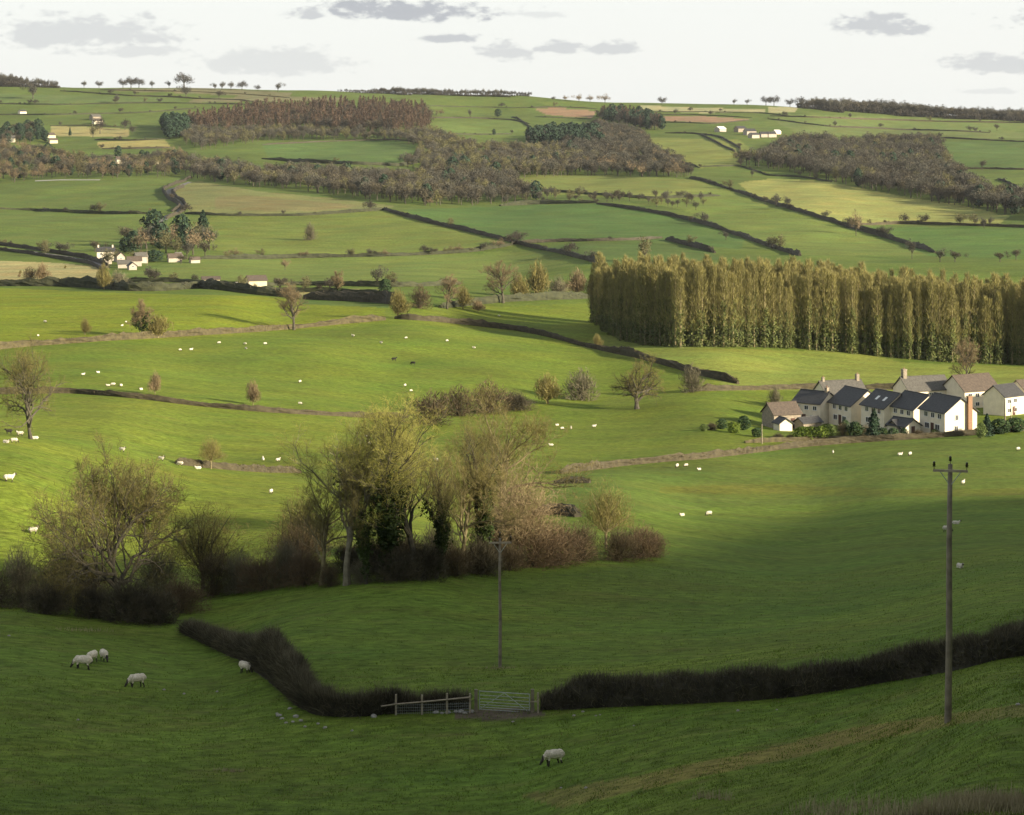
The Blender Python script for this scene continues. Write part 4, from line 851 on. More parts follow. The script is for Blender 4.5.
def ridge_row(px0,px1,hp0,name,label,protos,dens=2.2,layers=3,dback=0):
    M=MB(); mats=[]; moff={}
    for pn in protos+['far_scrub']:
        for _,me in PROTO[pn][1]:
            m_=me.materials[0]
            if m_.name not in moff: moff[m_.name]=len(mats); mats.append(m_)
    for ly in range(layers):
        px=px0
        while px<px1:
            hp=hp0(px)*random.uniform(.65,1.15)*(.6 if ly>=layers-1 else 1); D=seeD(px,0)+dback-14*ly-6
            if hp>1: mergeto(M,'far_scrub' if ly>=layers-1 else random.choice(protos),G(px,D),hp*D/F,random.uniform(.8,1.2),random.uniform(0,6),moff)
            px+=dens*random.uniform(.6,1.4)
    o=M.build(name,mats); tag(o,label,'wood',kind='stuff')
ridge_row(338,512,lambda x:float(np.interp(x,[338,365,380,400,430,470,500,512],[2.5,4,6,7,6,6,6.5,4])),'skyline_wood','thin dark wood along the skyline in the middle',['far_tree_dark','far_tree_grey'],dens=2.6)
ridge_row(512,530,lambda x:5,'skyline_copse','small dark copse at the right end of the thin skyline wood',['far_tree_dark'],layers=2)
ridge_row(798,1090,lambda x:float(np.interp(x,[798,820,860,900,940,980,1024,1090],[6,11,13,13,11,11,11,10])),'ridge_wood','long grey wood along the ridge at the right',['far_tree_dark','far_tree_grey','far_tree_grey','far_tree_brown'],dens=2.6,layers=4)
ridge_row(-60,58,lambda x:float(np.interp(x,[-60,5,12,30,58],[12,11,13,9,6])),'skyline_clump','dark clump of trees on the skyline at the left edge',['far_tree_dark','far_tree_grey'],dens=3)
wood([(-60,275),(0,272),(60,268),(105,270),(108,284),(60,284),(0,284),(-60,285)],['field_bush_tan','field_bush_olive'],26,(1.2,2.4),'dry_scrub','low dry scrub in the straw strip above the dark hedge')
# ---------------------------------------------------------------- far single trees
GS='small trees on the far skyline'
for px,py,hp,pn,lab in [(84,88,6,'far_tree_grey','tiny skyline tree just right of the left skyline clump'),(99,88,7,'far_tree_dark','second tiny skyline tree from the left clump'),
 (123,88,9,'far_tree_dark','left one of the skyline trio'),(131,88,11,'far_tree_dark','middle one of the skyline trio, the widest'),(139,88,10,'far_tree_dark','right one of the skyline trio'),
 (152,88,6,'far_tree_grey','faint little skyline tree between the trio and the tallest tree'),(169,88,6,'far_tree_grey','little skyline tree just left of the tallest one'),(184,88,15,'far_tree_dark','tallest skyline tree at the upper left, round and dark'),
 (215,90,6,'far_tree_grey','first of four small skyline trees right of the tallest'),(222,90,7,'far_tree_grey','second of four small skyline trees right of the tallest'),(231,90,7,'far_tree_grey','third of four small skyline trees right of the tallest'),(242,90,9,'far_tree_dark','fourth and largest of the small skyline trees'),
 (258,91,6,'far_tree_dark','dark dot of a tree alone on the skyline'),(278,92,8,'far_tree_grey','round grey tree alone on the skyline left of the thin wood'),
 (33,99,13,'far_tree_grey','grey tree in the field under the left skyline clump'),(186,98,11,'far_tree_grey','grey tree in the field right below the tallest skyline tree'),(219,99,8,'far_tree_brown','brown tree on the hedge below the four small skyline trees'),
 (117,103,7,'far_tree_grey','small grey tree on a hedge under the skyline trio'),
 (553,101,4,'far_tree_grey','faint skyline tree, leftmost of the pale scattered row'),(565,101,5,'far_tree_tan','pale skyline tree in the scattered row'),(579,102,7,'far_tree_tan','largest pale skyline tree in the scattered row'),(590,102,6,'far_tree_tan','pale skyline tree at the right of the scattered row'),
 (605,103,8,'far_tree_tan','tan tree at the left shoulder of the round dark wood'),(662,105,8,'far_tree_dark','lone dark tree on the skyline right of the round dark wood'),
 (734,105,5,'far_tree_grey','low skyline tree before the right-hand group'),(747,105,5,'far_tree_grey','second low skyline tree before the right-hand group'),
 (766,105,9,'far_tree_dark','left tree of the right-hand skyline group'),(774,105,10,'far_tree_dark','second tree of the right-hand skyline group'),(790,106,8,'far_tree_dark','third tree of the right-hand skyline group'),(802,107,11,'far_tree_dark','tallest tree of the right-hand skyline group')]:
    put(pn,px,py,hp*1.2,'skyline_tree',lab,GS,1.25)
GF='single trees in the far fields'
for px,py,hp,pn,wid,lab in [
 (38,136,17,'far_dark_evergreen',1,'dark tree near the small hamlet at the upper left'),(100,134,20,'far_tree_dark',.8,'dark tall tree between the two straw fields'),(93,138,14,'far_tree_olive',.9,'olive tree beside the dark one at the straw fields'),
 (70,136,9,'dark_conifer',.8,'tiny dark conifer in the upper straw field'),(125,130,13,'far_tree_dark',1,'dark tree right of the upper straw field'),(132,134,10,'far_tree_dark',1,'smaller dark tree right of the upper straw field'),(118,158,12,'far_dark_evergreen',1,'dark evergreen by the far cottage'),
 (56,172,16,'far_dark_evergreen',1.1,'dark green tree inside the brown wood at the left'),
 (498,117,8,'far_dark_evergreen',1.3,'dark clump of holly in the far field right of the larch wood'),(470,118,9,'far_tree_grey',.7,'small grey tree in the far field right of the larch wood'),(441,116,8,'far_tree_tan',1,'pale tree right of the larch wood'),(494,135,6,'far_dark_evergreen',1,'dark small bush on the far hedge'),
 (712,254,8,'far_tree_grey',.8,'bare tree behind the top of the plantation'),(752,178,9,'far_tree_grey',.8,'bare tree on the hedge above the yellow field'),
 (776,207,13,'far_tree_grey',1.1,'bare tree on the hedge left of the yellow field'),(788,209,13,'far_tree_grey',1.1,'second bare tree on the hedge left of the yellow field'),(765,204,9,'far_tree_brown',1.2,'brown bush on the hedge left of the yellow field'),
 (856,236,26,'far_tree_tan',.6,'pale-stemmed bare tree beneath the yellow field'),(912,259,20,'far_tree_grey',.6,'thin bare tree right of the pale-stemmed one'),(984,228,11,'far_tree_grey',1,'bare tree at the lower right corner of the yellow field'),(983,226,7,'far_tree_dark',1,'dark bush by the bare tree at the yellow field corner'),
 (955,262,12,'far_tree_brown',1.5,'brown bush behind the plantation at the right'),(940,262,14,'far_tree_grey',1.3,'grey tree behind the plantation at the right'),(1000,262,11,'far_tree_brown',1.6,'wide brown bush behind the plantation near the right edge'),(1016,260,12,'far_tree_brown',1.3,'brown tree at the right edge above the plantation'),
 (772,249,14,'far_tree_dark',1.1,'dark bush on the broad hedge behind the plantation'),(726,240,9,'far_tree_grey',1.4,'grey bush on the broad dark hedge'),(690,222,7,'far_tree_brown',1.5,'brown bush on the broad dark hedge'),
 (997,131,8,'far_tree_red' if False else 'far_tree_brown',1,'reddish tree on the hedge near the right edge'),(982,170,11,'far_tree_brown',1,'brown tree on the hedge below the right green field'),
 (594,262,12,'far_tree_grey',1.2,'grey bush where the dark straight hedge reaches the plantation'),(645,262,26,'far_tree_olive',1.0,'olive treetop behind the left end of the plantation'),
 (283,215,6,'far_tree_dark',1,'dark bush on the hedge under the straw field'),
 (262,258,10,'far_tree_olive',1.2,'pale round bush at the left of the bushy far hedge'),(306,258,8,'far_tree_tan',1.3,'pale bush on the bushy far hedge'),(352,257,9,'far_tree_olive',1.2,'round pale bush in the middle of the bushy far hedge'),(385,257,8,'far_tree_tan',1.3,'tan bush on the bushy far hedge'),(432,255,8,'far_tree_grey',1.2,'grey bush on the right of the bushy far hedge'),(458,253,9,'far_tree_tan',1.4,'tan bush near the right end of the bushy far hedge'),(483,251,9,'far_tree_grey',1.5,'grey bush at the right end of the bushy far hedge'),(500,248,10,'far_tree_tan',1.3,'last tan bush where the bushy hedge meets the dark straight hedge'),
 (235,258,10,'far_tree_tan',1.5,'tan bush at the field edge right of the farm trees'),(430,206,9,'far_tree_tan',1,'pale small tree at the foot of the long wood')]:
    put(pn,px,py,hp,'field_tree',lab,GF,wid)
# trees round the white farmhouse
GW='trees round the white farmhouse'
for px,py,hp,pn,wid,lab in [(134,252,16,'far_dark_evergreen',1,'dark evergreen just right of the white farmhouse'),(125,253,12,'far_dark_evergreen',1,'low dark evergreen touching the white farmhouse'),(141,254,20,'far_tree_tan',.7,'pale conical tree between the dark evergreens'),
 (154,244,26,'far_dark_evergreen',.9,'tall dark evergreen in the middle of the farm trees'),(163,240,16,'far_tree_brown',1,'brown tree behind the tall dark evergreen'),(166,253,18,'far_tree_olive',1,'olive tree under the tall dark evergreen'),(181,243,22,'far_dark_evergreen',.9,'second dark evergreen of the farm trees'),(176,256,16,'far_tree_olive',1.1,'olive round tree in front of the second evergreen'),
 (193,255,22,'far_tree_tan',.9,'tan round tree at the right of the farm trees'),(203,239,22,'dark_conifer',1.1,'dark pointed conifer rising rightmost over the farm trees'),(187,259,14,'far_tree_grey',1,'grey tree at the foot of the tan round one'),(205,257,14,'far_tree_brown',1,'brown tree at the right end of the farm trees'),
 (154,262,9,'far_dark_evergreen',2.0,'low wide dark evergreen hedge tree before the cottages'),(95,252,10,'far_tree_brown',1.2,'brown bush at the left of the white farmhouse'),(148,230,8,'far_tree_grey',1,'bare tree above the farm trees at the lane'),(160,222,7,'far_tree_dark',1,'small dark tree by the far lane'),
 (128,247,18,'far_tree_brown',1.1,'brown tree behind the left dark evergreens of the farm'),(146,248,18,'far_tree_grey',1.1,'grey tree beside the pale conical one'),(160,250,20,'far_dark_evergreen',1,'dark evergreen low in the middle of the farm trees'),(171,247,18,'far_tree_tan',1.1,'tan tree behind the second evergreen'),(185,250,20,'far_dark_evergreen',.9,'dark evergreen between the second evergreen and the round tan tree'),(198,248,20,'far_tree_olive',1,'olive tree left of the pointed conifer'),(209,250,18,'far_tree_grey',1.1,'grey tree under the pointed conifer'),(141,262,9,'far_tree_olive',1.5,'low olive bush between the cottages and the evergreen hedge'),(181,264,8,'far_tree_brown',1.4,'low brown bush between the two groups of cottages'),(112,258,10,'far_tree_dark',1.1,'dark bush tight behind the white farmhouse')]:
    put(pn,px,py,hp*1.3,'farm_tree',lab,GW,wid*1.15)
# ---------------------------------------------------------------- the plantation of tall poplars
cnt=0
front=[(592,322),(606,333),(620,340),(645,345),(680,347),(720,347),(768,347),(790,348),(830,351),(870,355),(910,359),(950,362),(1000,364),(1060,366)]
fx=[a for a,_ in front]; fD=[seeD(a,b) for a,b in front]
M=MB(); mats=[PL_GOLD,PL_IVY,BARK_GOLD]; moff={m_.name:i for i,m_ in enumerate(mats)}
for row in range(8):
    x=592+row*2.2
    while x<1062:
        px=x+random.uniform(-1.6,1.6); D=float(np.interp(px,fx,fD))+row*5.0+random.uniform(-1.6,1.6)
        h=(random.uniform(20,26.8)+1.2*math.sin(px*.07+row)+1.0*math.sin(px*.19+2*row))*(.84+.16*min(1,(px-585)/60)); pn='plantation_poplar%d'%random.randrange(5); wd=random.uniform(.8,1.35)
        if random.random()<.07: x+=3; continue
        if row<3:
            if cnt<299: place(pn,G(px,D),h,'poplar_tree','tall narrow ivy-clad tree with golden twigs in the dense plantation above the village','close-planted tall trees of the plantation','tree',wd); cnt+=1
        else: mergeto(M,pn,G(px,D),h,wd,random.uniform(0,6),moff)
        x+=random.uniform(4.0,5.6)+(.6 if row>=3 else 0)
tag(M.build('plantation_interior',mats),'crowded inner trees of the tall plantation, behind its front rows','wood',kind='stuff')
print('poplars',cnt)
# ---------------------------------------------------------------- poles, gate, fence, stones
WOOD=mat('weathered_wood',(.36,.31,.23),(.22,.18,.13),scale=3,bump=.4)
WOOD_DK=mat('creosoted_wood',(.24,.205,.15),(.13,.11,.08),scale=2,bump=.4)
GALV=mat('galvanised_steel',(.40,.43,.40),(.28,.31,.29),scale=6,rough=.5,spec=.5)
CERAM=mat('brown_insulator',(.035,.022,.018),(.02,.015,.012),rough=.25,spec=.6)
def lathe(M,prof_,loc,n=10,mi=0):
    V=[];m=len(prof_)
    for r,z in prof_:
        for k in range(n): V.append((loc[0]+r*math.cos(k*6.2832/n),loc[1]+r*math.sin(k*6.2832/n),loc[2]+z))
    M.add(V,[(i*n+j,i*n+(j+1)%n,(i+1)*n+(j+1)%n,(i+1)*n+j) for i in range(m-1) for j in range(n)],mi=mi)
    M.add(V[-n:],tris=[(0,j,j+1) for j in range(1,n-1)],mi=mi)
def pole(px,py,hp,label,arm,insul=True,lean=0.0,rz=0.0,r=.16,name='electricity_pole'):
    loc=P(px,py); H=hp*loc.y/F; o=empty(name,loc,rz); o.rotation_euler=(0,lean,rz); tag(o,label,'pole')
    M=MB(); M.tube([(0,0,-.6),(0,0,0),(.02,0,H*.35),(-.02,0,H*.7),(0,0,H)],[r*1.12,r*1.1,r,r*.85,r*.7],12); M.build('pole_shaft',WOOD_DK if r>.1 else WOOD,o,smooth=True)
    if arm:
        M=MB(); M.box((0,-r*.7-.05,H-.30),(arm,.09,.11)); c=M.build('crossarm',WOOD,o)
        for s in(-1,1):
            M=MB(); M.tube([(s*arm*.30,-r*.7-.05,H-.34),(s*.05,-r*.6,H-.95)],[.022,.022],5); M.build('brace',GALV,o)
        if insul:
            for sx_ in (-arm*.47,0,arm*.47):
                M=MB(); zb=H-.25 if sx_ else H; yb=-r*.7-.05 if sx_ else 0
                lathe(M,[(.015,0),(.015,.14),(.085,.15),(.04,.20),(.085,.22),(.05,.28),(.07,.30),(.035,.38)],(sx_,yb,zb)); M.build('insulator',CERAM,o,smooth=True)
    return o
pole(948,722,258,'tall near wooden pole with crossarm, rising from the grass at the right',1.62,r=.155,lean=R(.5),rz=R(-8))
pole(500,667,129,'shorter far wooden pole with crossarm standing in the middle of the shaded field',1.55,r=.11,rz=R(5))
pole(762,444,20,'little brown pole by the garden left of the village',.0,r=.09,name='telegraph_pole')
pole(1005,426,27,'pale pole in front of the rightmost village house',.0,r=.16,name='telegraph_pole')
pole(1011,423,22,'second pale pole close by the rightmost village house',.0,r=.12,name='telegraph_pole')
pole(147,266,20,'thin pole in the field before the farm cottages',.0,r=.12,name='telegraph_pole')
# gate
a=P(479,711.5); b_=P(530,711); dv=(b_-a); Lg=math.hypot(dv.x,dv.y); rz=math.atan2(dv.y,dv.x); tilt=-math.asin((b_.z-a.z)/Lg)
go=empty('field_gate',a,rz); tag(go,'grey five-bar metal field gate closed between two dark posts','gate')
H=1.15
M=MB()
for x in (.03,Lg-.03): M.tube([(x,0,.12),(x,0,.12+H)],[.028,.028],6)
M.tube([(0,0,.12+H),(Lg,0,.12+H)],[.028,.028],6); M.build('gate_frame',GALV,go)
for k in range(6):
    M=MB(); z=.15+[0,.14,.29,.46,.66,.88][k]; M.tube([(.03,0,z),(Lg-.03,0,z)],[.021,.021],6); M.build('bar',GALV,go)
M=MB(); M.tube([(.05,-.03,.16),(Lg*.5,-.03,H+.1)],[.018,.018],5); M.tube([(Lg-.05,-.03,.16),(Lg*.5,-.03,H+.1)],[.018,.018],5); M.build('gate_brace',GALV,go)
for px_,lab in ((476.0,'thick dark gate post joining the rail fence to the gate'),(532.5,'dark gate post against the end of the long near hedge')):
    q=P(px_,712); o=MB(); o.box((0,0,.55),(.2,.2,1.7)); p_=o.build('gate_post',WOOD_DK); p_.location=q; tag(p_,lab,'gate post')
for px_ in (538.0,):
    q=P(px_,713); o=MB(); o.box((0,0,.5),(.10,.10,1.5)); o.box((-.25,0,.7),(.5,.05,.07)); p_=o.build('wood_stub',WOOD); p_.location=q; tag(p_,'short pale stake with a rail beside the right gate post','stake')
# rail fence
fo=empty('rail_fence',P(380,716)); tag(fo,'low wooden rail fence with netting left of the metal gate','fence')
fp=[P(x,y)-fo.location for x,y in ((381,716),(396,715),(422,714.5),(447,714),(470,713))]
for i,q in enumerate(fp):
    if i==0: continue
    M=MB(); M.box((q.x,q.y-.02,q.z+.55),(.12,.10,1.35+.12*(i%2))); M.build('post',WOOD,fo)
rz_=[.62,.70,.80,.92,1.0]
M=MB()
for i in range(4):
    A_=fp[i]+Vector((0,-.09,rz_[i])); B_=fp[i+1]+Vector((0,-.09,rz_[i+1])); M.tube([A_,B_],[.05,.05],5)
M.build('rail',WOOD,fo)
M=MB()
for i in range(1,4):
    A_=fp[i]; B_=fp[i+1]
    for k in range(4): M.tube([A_+Vector((0,-.075,.12+k*.17)),B_+Vector((0,-.075,.12+k*.17))],[.006,.006],3)
    n=12
    for k in range(n): c=A_.lerp(B_,k/n); M.tube([c+Vector((0,-.075,.05)),c+Vector((0,-.075,.72))],[.005,.005],3)
M.build('netting',GALV,fo)
# stones
STONE=mat('pale_stone',(.36,.345,.31),(.22,.21,.18),scale=5,bump=.4)
STONE_D=mat('grey_stone',(.36,.34,.30),(.22,.2,.18),scale=5,bump=.4)
def stone(px,py,s,label,group,m=STONE):
    import bmesh as _b
    bm=_b.new(); _b.ops.create_icosphere(bm,subdivisions=2,radius=1)
    for v in bm.verts:
        k=1+.28*mnoise.noise(v.co*1.6+Vector((px,py,0))); v.co=Vector((v.co.x*s*1.25*k,v.co.y*s*k,v.co.z*s*.7*k))
    me=bpy.data.meshes.new('stone'); bm.to_mesh(me); bm.free(); me.materials.append(m); o=bpy.data.objects.new('stone',me); COL.objects.link(o)
    o.location=P(px,py)+Vector((0,0,s*.2)); o.rotation_euler=(0,0,random.uniform(0,6)); tag(o,label,'stone',group)
gs='pale stones below the tall hump of hedge'; ls='pale stone in the scatter below the dark hump of hedge'
for x,y,s in ((279,716,.16),(282,719,.12),(290,709,.13),(296,717,.17),(301,721,.12),(286,723,.1),(305,727,.1),(325,728,.12),(277,714,.1),(293,722,.1),(352,731,.09),(318,724,.1)): stone(x,y,s,ls,gs)
gs='pale stones in front of the rail fence'; ls='pale stone lying along the foot of the rail fence'
for x,y,s in ((436,713,.17),(442,713.5,.12),(448,713,.17),(456,712,.14),(461,712,.18),(465,713.5,.12),(472,712,.16),(374,717,.2)): stone(x,y,s,ls,gs,STONE)
gs='small stones scattered on the near grass'; ls='small pale stone lying in the near grass'
for x,y,s in ((574,716,.1),(583,712,.09),(596,716,.07),(600,715,.06),(738,711,.1),(1018,705,.1),(586,788,.08),(561,788,.07),(634,726,.06),(217,692,.1),(164,690,.1),(184,694,.1),(78,720,.09),(750,697,.09),(9,636,.1),(777,710,.06),(513,722,.08)): stone(x,y,s,ls,gs,STONE_D)
# ---------------------------------------------------------------- grass
gm2,nt,b=newmat('grass_blade'); N=nt.nodes; L=nt.links; at=N.new('ShaderNodeAttribute'); at.attribute_name='Col'; L.new(at.outputs['Color'],b.inputs['Base Color']); b.inputs['Roughness'].default_value=.8; b.inputs['Specular IOR Level'].default_value=.15
def blades(n,d0,d1,hh,ww,x0=-40,x1=1064):
    D=np.sqrt(RNG.uniform(d0*d0,d1*d1,n)); px=RNG.uniform(x0,x1,n)
    # clumping
    xw=(px-CX)/F*D; keep=(fbm(xw,D,3.2,31)+.6*fbm(xw,D,.9,33)+RNG.normal(size=n)*.8)>-.3
    D=D[keep];px=px[keep];xw=xw[keep]; n=len(D); z=hpx(px,D); p=np.stack([xw,D,z-.01],1)
    d=np.stack([RNG.normal(size=n)*.35,RNG.normal(size=n)*.35,np.ones(n)],1); d/=np.linalg.norm(d,axis=1)[:,None]
    a=np.stack([np.ones(n),RNG.normal(size=n)*.4,np.zeros(n)],1); h=hh*RNG.uniform(.4,1.3,n)*(1+.5*np.clip(fbm(xw,D,2.3,35),-1,1.5)); W=ww*RNG.uniform(.6,1.3,n)
    V=np.stack([p-a*W[:,None]/2,p+a*W[:,None]/2,p+d*h[:,None]],1)
    t=RNG.uniform(0,1,n)[:,None]; c=np.array(GREEN_NEAR)*(.55+1.25*t); dry=(RNG.uniform(0,1,n)<.05)[:,None]; c=np.where(dry,np.array([.20,.165,.07]),c)
    return V.reshape(-1,3),np.repeat(c,3,0)
M=MB()
for args in ((130000,70,112,.10,.03),(120000,108,150,.10,.04),(45000,150,215,.09,.05)):
    v,c=blades(*args); M.add(v,tris=np.arange(len(v)).reshape(-1,3),col=c)
tag(M.build('grass',gm2),'short rough pasture grass over the near shaded slope','grass',kind='stuff')
DRY=mat('dry_stalks',(.42,.36,.22),(.26,.22,.13),scale=.8)
DRY_D=mat('dead_bracken',(.17,.12,.07),(.09,.065,.04),scale=.8)
def drytuft(pts,n,h,label,name='dry_grass',m=DRY,spread=.5,w_=.034):
    M=MB(); P0=[]
    for px,py in pts: P0.append(tuple(P(px,py)))
    P0=np.array(P0); k=RNG.integers(0,len(P0),n); p=P0[k]+RNG.normal(size=(n,3))*spread*np.array([1,.8,0]); p[:,2]=hxy(p[:,0],p[:,1])-.02
    d=rv(n)*.32+np.array([0,0,1.]); d/=np.linalg.norm(d,axis=1)[:,None]; M.slivers(p,d,h*RNG.uniform(.3,1.2,n),w_)
    o=M.build(name,m); tag(o,label,'grass tuft',kind='stuff')
drytuft([(x,808+random.uniform(-6,6)) for x in range(935,1060,6)],3200,.62,'tall dry grass stalks in the bottom right corner')
drytuft([(x,813+random.uniform(-5,4)) for x in range(800,940,8)],1100,.6,'sparse dry stalks along the bottom edge, right of the middle')
drytuft([(x,824) for x in range(900,1060,8)],1500,.4,'dead brown bracken at the bottom right edge','dead_bracken',DRY_D)
drytuft([(698,798),(704,797),(710,798),(716,798),(722,799),(730,800)],170,.55,'pale dry tuft standing alone on the near slope below the hedge',spread=.16)
drytuft([(218,770),(226,771),(234,772),(242,772)],130,.25,'small pale dry tuft at the lower left',spread=.16)
drytuft([(x,628+.03*x) for x in range(60,115,8)],160,.3,'pale tufts at the crest below the dark brambles',spread=.3)
drytuft([(490,668),(500,668.5),(508,668)],160,.18,'longer grass ring round the foot of the far pole',spread=.3,m=DRY)
# ---------------------------------------------------------------- sheep
WOOL=mat('cream_wool',(.80,.72,.58),(.56,.49,.38),scale=9,bump=.9,bscale=26,obj_var=.08)
WOOLW=mat('bright_wool',(.62,.58,.48),(.48,.44,.36),scale=9,bump=.6,bscale=26)
WOOLB=mat('black_wool',(.03,.027,.024),(.018,.016,.014),scale=9,bump=.6)
FACE=mat('dark_face',(.05,.04,.034),(.03,.025,.02),scale=9)
import bmesh
def sheep_mesh(kind,wool):
    """one continuous remeshed body: barrel, neck, head with ears, four legs, tail"""
    bm=bmesh.new()
    def ball(c,r,rot=0):
        res=bmesh.ops.create_icosphere(bm,subdivisions=2,radius=1)['verts']; ca,sa=math.cos(rot),math.sin(rot)
        for v in res:
            x,y,z=v.co.x*r[0],v.co.y*r[1],v.co.z*r[2]; v.co=Vector((c[0]+x*ca-z*sa,c[1]+y,c[2]+x*sa+z*ca))
    lie=kind=='lying'; dz=-.34 if lie else 0
    ball((0,0,.60+dz),(.50,.25,.27)); ball((-.33,0,.60+dz),(.25,.24,.27)); ball((.34,0,.62+dz),(.22,.21,.24)); ball((-.55,0,.56+dz),(.09,.06,.12))
    if kind=='graze':
        ball((.55,0,.50),(.20,.12,.14),-.9); ball((.70,0,.27),(.15,.085,.09),-.9); ball((.78,0,.14),(.09,.06,.06),-.9)
        ears=[(.62,.12,.37),(.62,-.12,.37)]; hx=.60
    else:
        ball((.52,0,.78+dz),(.18,.12,.15),.8); ball((.68,0,.92+dz),(.13,.085,.10),-.3); ball((.80,0,.87+dz),(.09,.055,.06),-.3)
        ears=[(.60,.12,.97+dz),(.60,-.12,.97+dz)]; hx=.62
    for e in ears: ball(e,(.03,.07,.035))
    if lie:
        for x,y in ((.25,.2),(.3,-.2),(-.3,.22),(-.25,-.22)): ball((x,y,.06),(.18,.06,.055))
    else:
        for x,y,o_ in ((.30,.12,.04),(.36,-.12,-.03),(-.36,.13,-.05),(-.30,-.13,.04)):
            for k in range(7):
                z=.46-k*.075; r=.075-.006*k; off=o_*(k/6)+(.035*math.sin(k*.9) if x<0 else 0); ball((x+off,y,z),(r if k<6 else r+.02,r*.85,.06))
    me=bpy.data.meshes.new('tmp'); bm.to_mesh(me); bm.free()
    o=bpy.data.objects.new('tmp',me); COL.objects.link(o); md=o.modifiers.new('r','REMESH'); md.mode='VOXEL'; md.voxel_size=.028; md.use_smooth_shade=True
    dg=bpy.context.evaluated_depsgraph_get(); m2=bpy.data.meshes.new_from_object(o.evaluated_get(dg)); bpy.data.objects.remove(o)
    m2.name='sheep_'+kind; m2.materials.clear(); m2.materials.append(wool); m2.materials.append(FACE if wool is not WOOLB else WOOLB)
    for v in m2.vertices:
        if v.co.x<hx-.05 and v.co.z>.42+dz: v.co+=v.normal*.03*mnoise.noise(v.co*14)
    for p in m2.polygons:
        c=p.center; p.material_index=1 if (c.x>hx+.03 or (not lie and c.z<.30)) else 0
    return m2
SM={(k,n):sheep_mesh(k,w_) for k in ('graze','stand','lying') for n,w_ in (('c',WOOL),('w',WOOLW),('k',WOOLB))}
def sheep(px,py,kind,wl,deg,label,group=None,s=1.0):
    o=bpy.data.objects.new('sheep',SM[(kind,wl)]); COL.objects.link(o); o.location=P(px,py); o.rotation_euler=(0,0,R(deg)); o.scale=(s,s,s); tag(o,label,'sheep',group)
sheep(83,669,'graze','c',172,'cream sheep grazing with head left, front one of the trio at the left',s=1.12)
sheep(92,663,'graze','c',250,'greyish half hidden sheep, middle one of the trio at the left')
sheep(104,661,'graze','c',-60,'round sheep with dark head down, right one of the trio at the left',s=.95)
sheep(137,687,'graze','c',205,'cream sheep grazing alone right of and below the trio',s=1.05)
sheep(245,673,'graze','c',-40,'sheep beside the foot of the near hedge at the left',s=.95)
sheep(554,765,'graze','c',198,'nearest sheep, grazing alone below the gate',s=1.02)
g1='sheep on the sunny hill at the left edge'
sheep(9,482,'stand','c',10,'larger sheep on the sunny hill at the left edge, above the thicket',g1,.95)
sheep(33,534,'stand','w',20,'sheep on the sunny hill just above the shaded thicket',g1,.8)
for x,y,k,wl,lab in ((6,443,'lying','w','sheep lying at the very left end of the hill crest'),(14,443,'graze','w','sheep grazing on the crest below the bare ash'),(20,436,'stand','w','sheep standing on the crest left of the ash trunk'),(9,434,'stand','k','black sheep on the hill crest at the left edge'),(35,439,'lying','w','sheep lying right beside the ash trunk on the crest'),
 (122,452,'stand','w','sheep alone on the crest above the big oak'),(161,461,'stand','w','dark-faced sheep on the crest left of the pale round tree'),(180,466,'graze','w','sheep on the crest just left of the pale round tree'),(198,469,'lying','w','sheep at the foot of the pale round tree')):
    sheep(x,y,k,wl,random.choice((5,170,200,-20)),lab,g1,.72)
def flock(lst,group,pre):
    for i,(x,y,lab) in enumerate(lst):
        sheep(x,y,random.choice(('graze','stand','graze','lying')),'w',random.uniform(0,360),pre+lab,group,random.uniform(.7,.92))
flock([(45,323,', upper of two at the left'),(38,336,' just above the tan hedge'),(126,323,' near the black ivy tree, right one of two'),(122,326,' near the black ivy tree, left one of two')],'sheep in the top left field','tiny sheep above the tan hedge')
flock([(180,351,' left of a pair under the tan hedge'),(191,350,' right of a pair under the tan hedge'),(219,344,' alone close under the tan hedge'),(245,345,' upper of two touching ones'),(246,349,' lower of two touching ones'),(83,376,' leftmost near the lower hedge'),(98,373,' upper one left of the small pale tree'),(108,387,' first of three above the lower hedge'),(113,386,' second of three above the lower hedge'),(121,386,' third of three above the lower hedge'),(141,390,' beside the small pale tree'),
 (265,345,' right of the touching two'),(353,337,' near the end of the tan hedge'),(381,344,' left of the brightest top one'),(406,339,' uppermost in the middle'),(447,342,' faint one right of the uppermost'),(474,349,' rightmost upper one'),(300,383,' alone in the middle left'),(300,405,' close above the lower hedge'),(405,387,' upper of two near the brown bushes'),(411,392,' lower of two near the brown bushes')],'flock in the big sunny field','white sheep in the big sunny field,')
sheep(394,361,'stand','k',10,'left black sheep in the middle of the big sunny field','black sheep in the sunny field',1.1); sheep(413,365,'graze','k',160,'right black sheep in the middle of the big sunny field','black sheep in the sunny field',1.1)
flock([(263,460,' left of a pair by the dark hedge'),(278,462,' right of a pair by the dark hedge'),(271,494,' below the hedge left of the pale ash'),(366,438,' seen through the tall gold crowns'),(369,445,' just below another seen through the gold crowns'),(436,462,' right of the tall gold crowns'),(499,317,' by the tan tree above')],'sheep behind the stream trees','white sheep')
flock([(557,427,' leftmost of three'),(562,430,' middle of three'),(571,430,' rightmost of three'),(594,428,' alone under the lone oak'),(551,447,' next to the tan crown')],'sheep under the lone oak','small white sheep in the field of the lone oak,')
flock([(677,468,' left of three under the brown hedge'),(686,467,' middle of three under the brown hedge'),(699,470,' right of three under the brown hedge'),(682,516,' left one of a lower pair'),(709,516,' right one of a lower pair'),(833,454,' alone below the bright garden hedge'),(900,455,' left of a pair below the village'),(910,456,' right of a pair below the village'),(1018,451,' at the right edge'),(963,485,' right of the near pole top'),(956,524,' right of the near pole, half way up'),(960,568,' dark-sided, right of the near pole lower down'),(947,532,' touching the left of the near pole')],'sheep in the large right-hand field','white sheep')
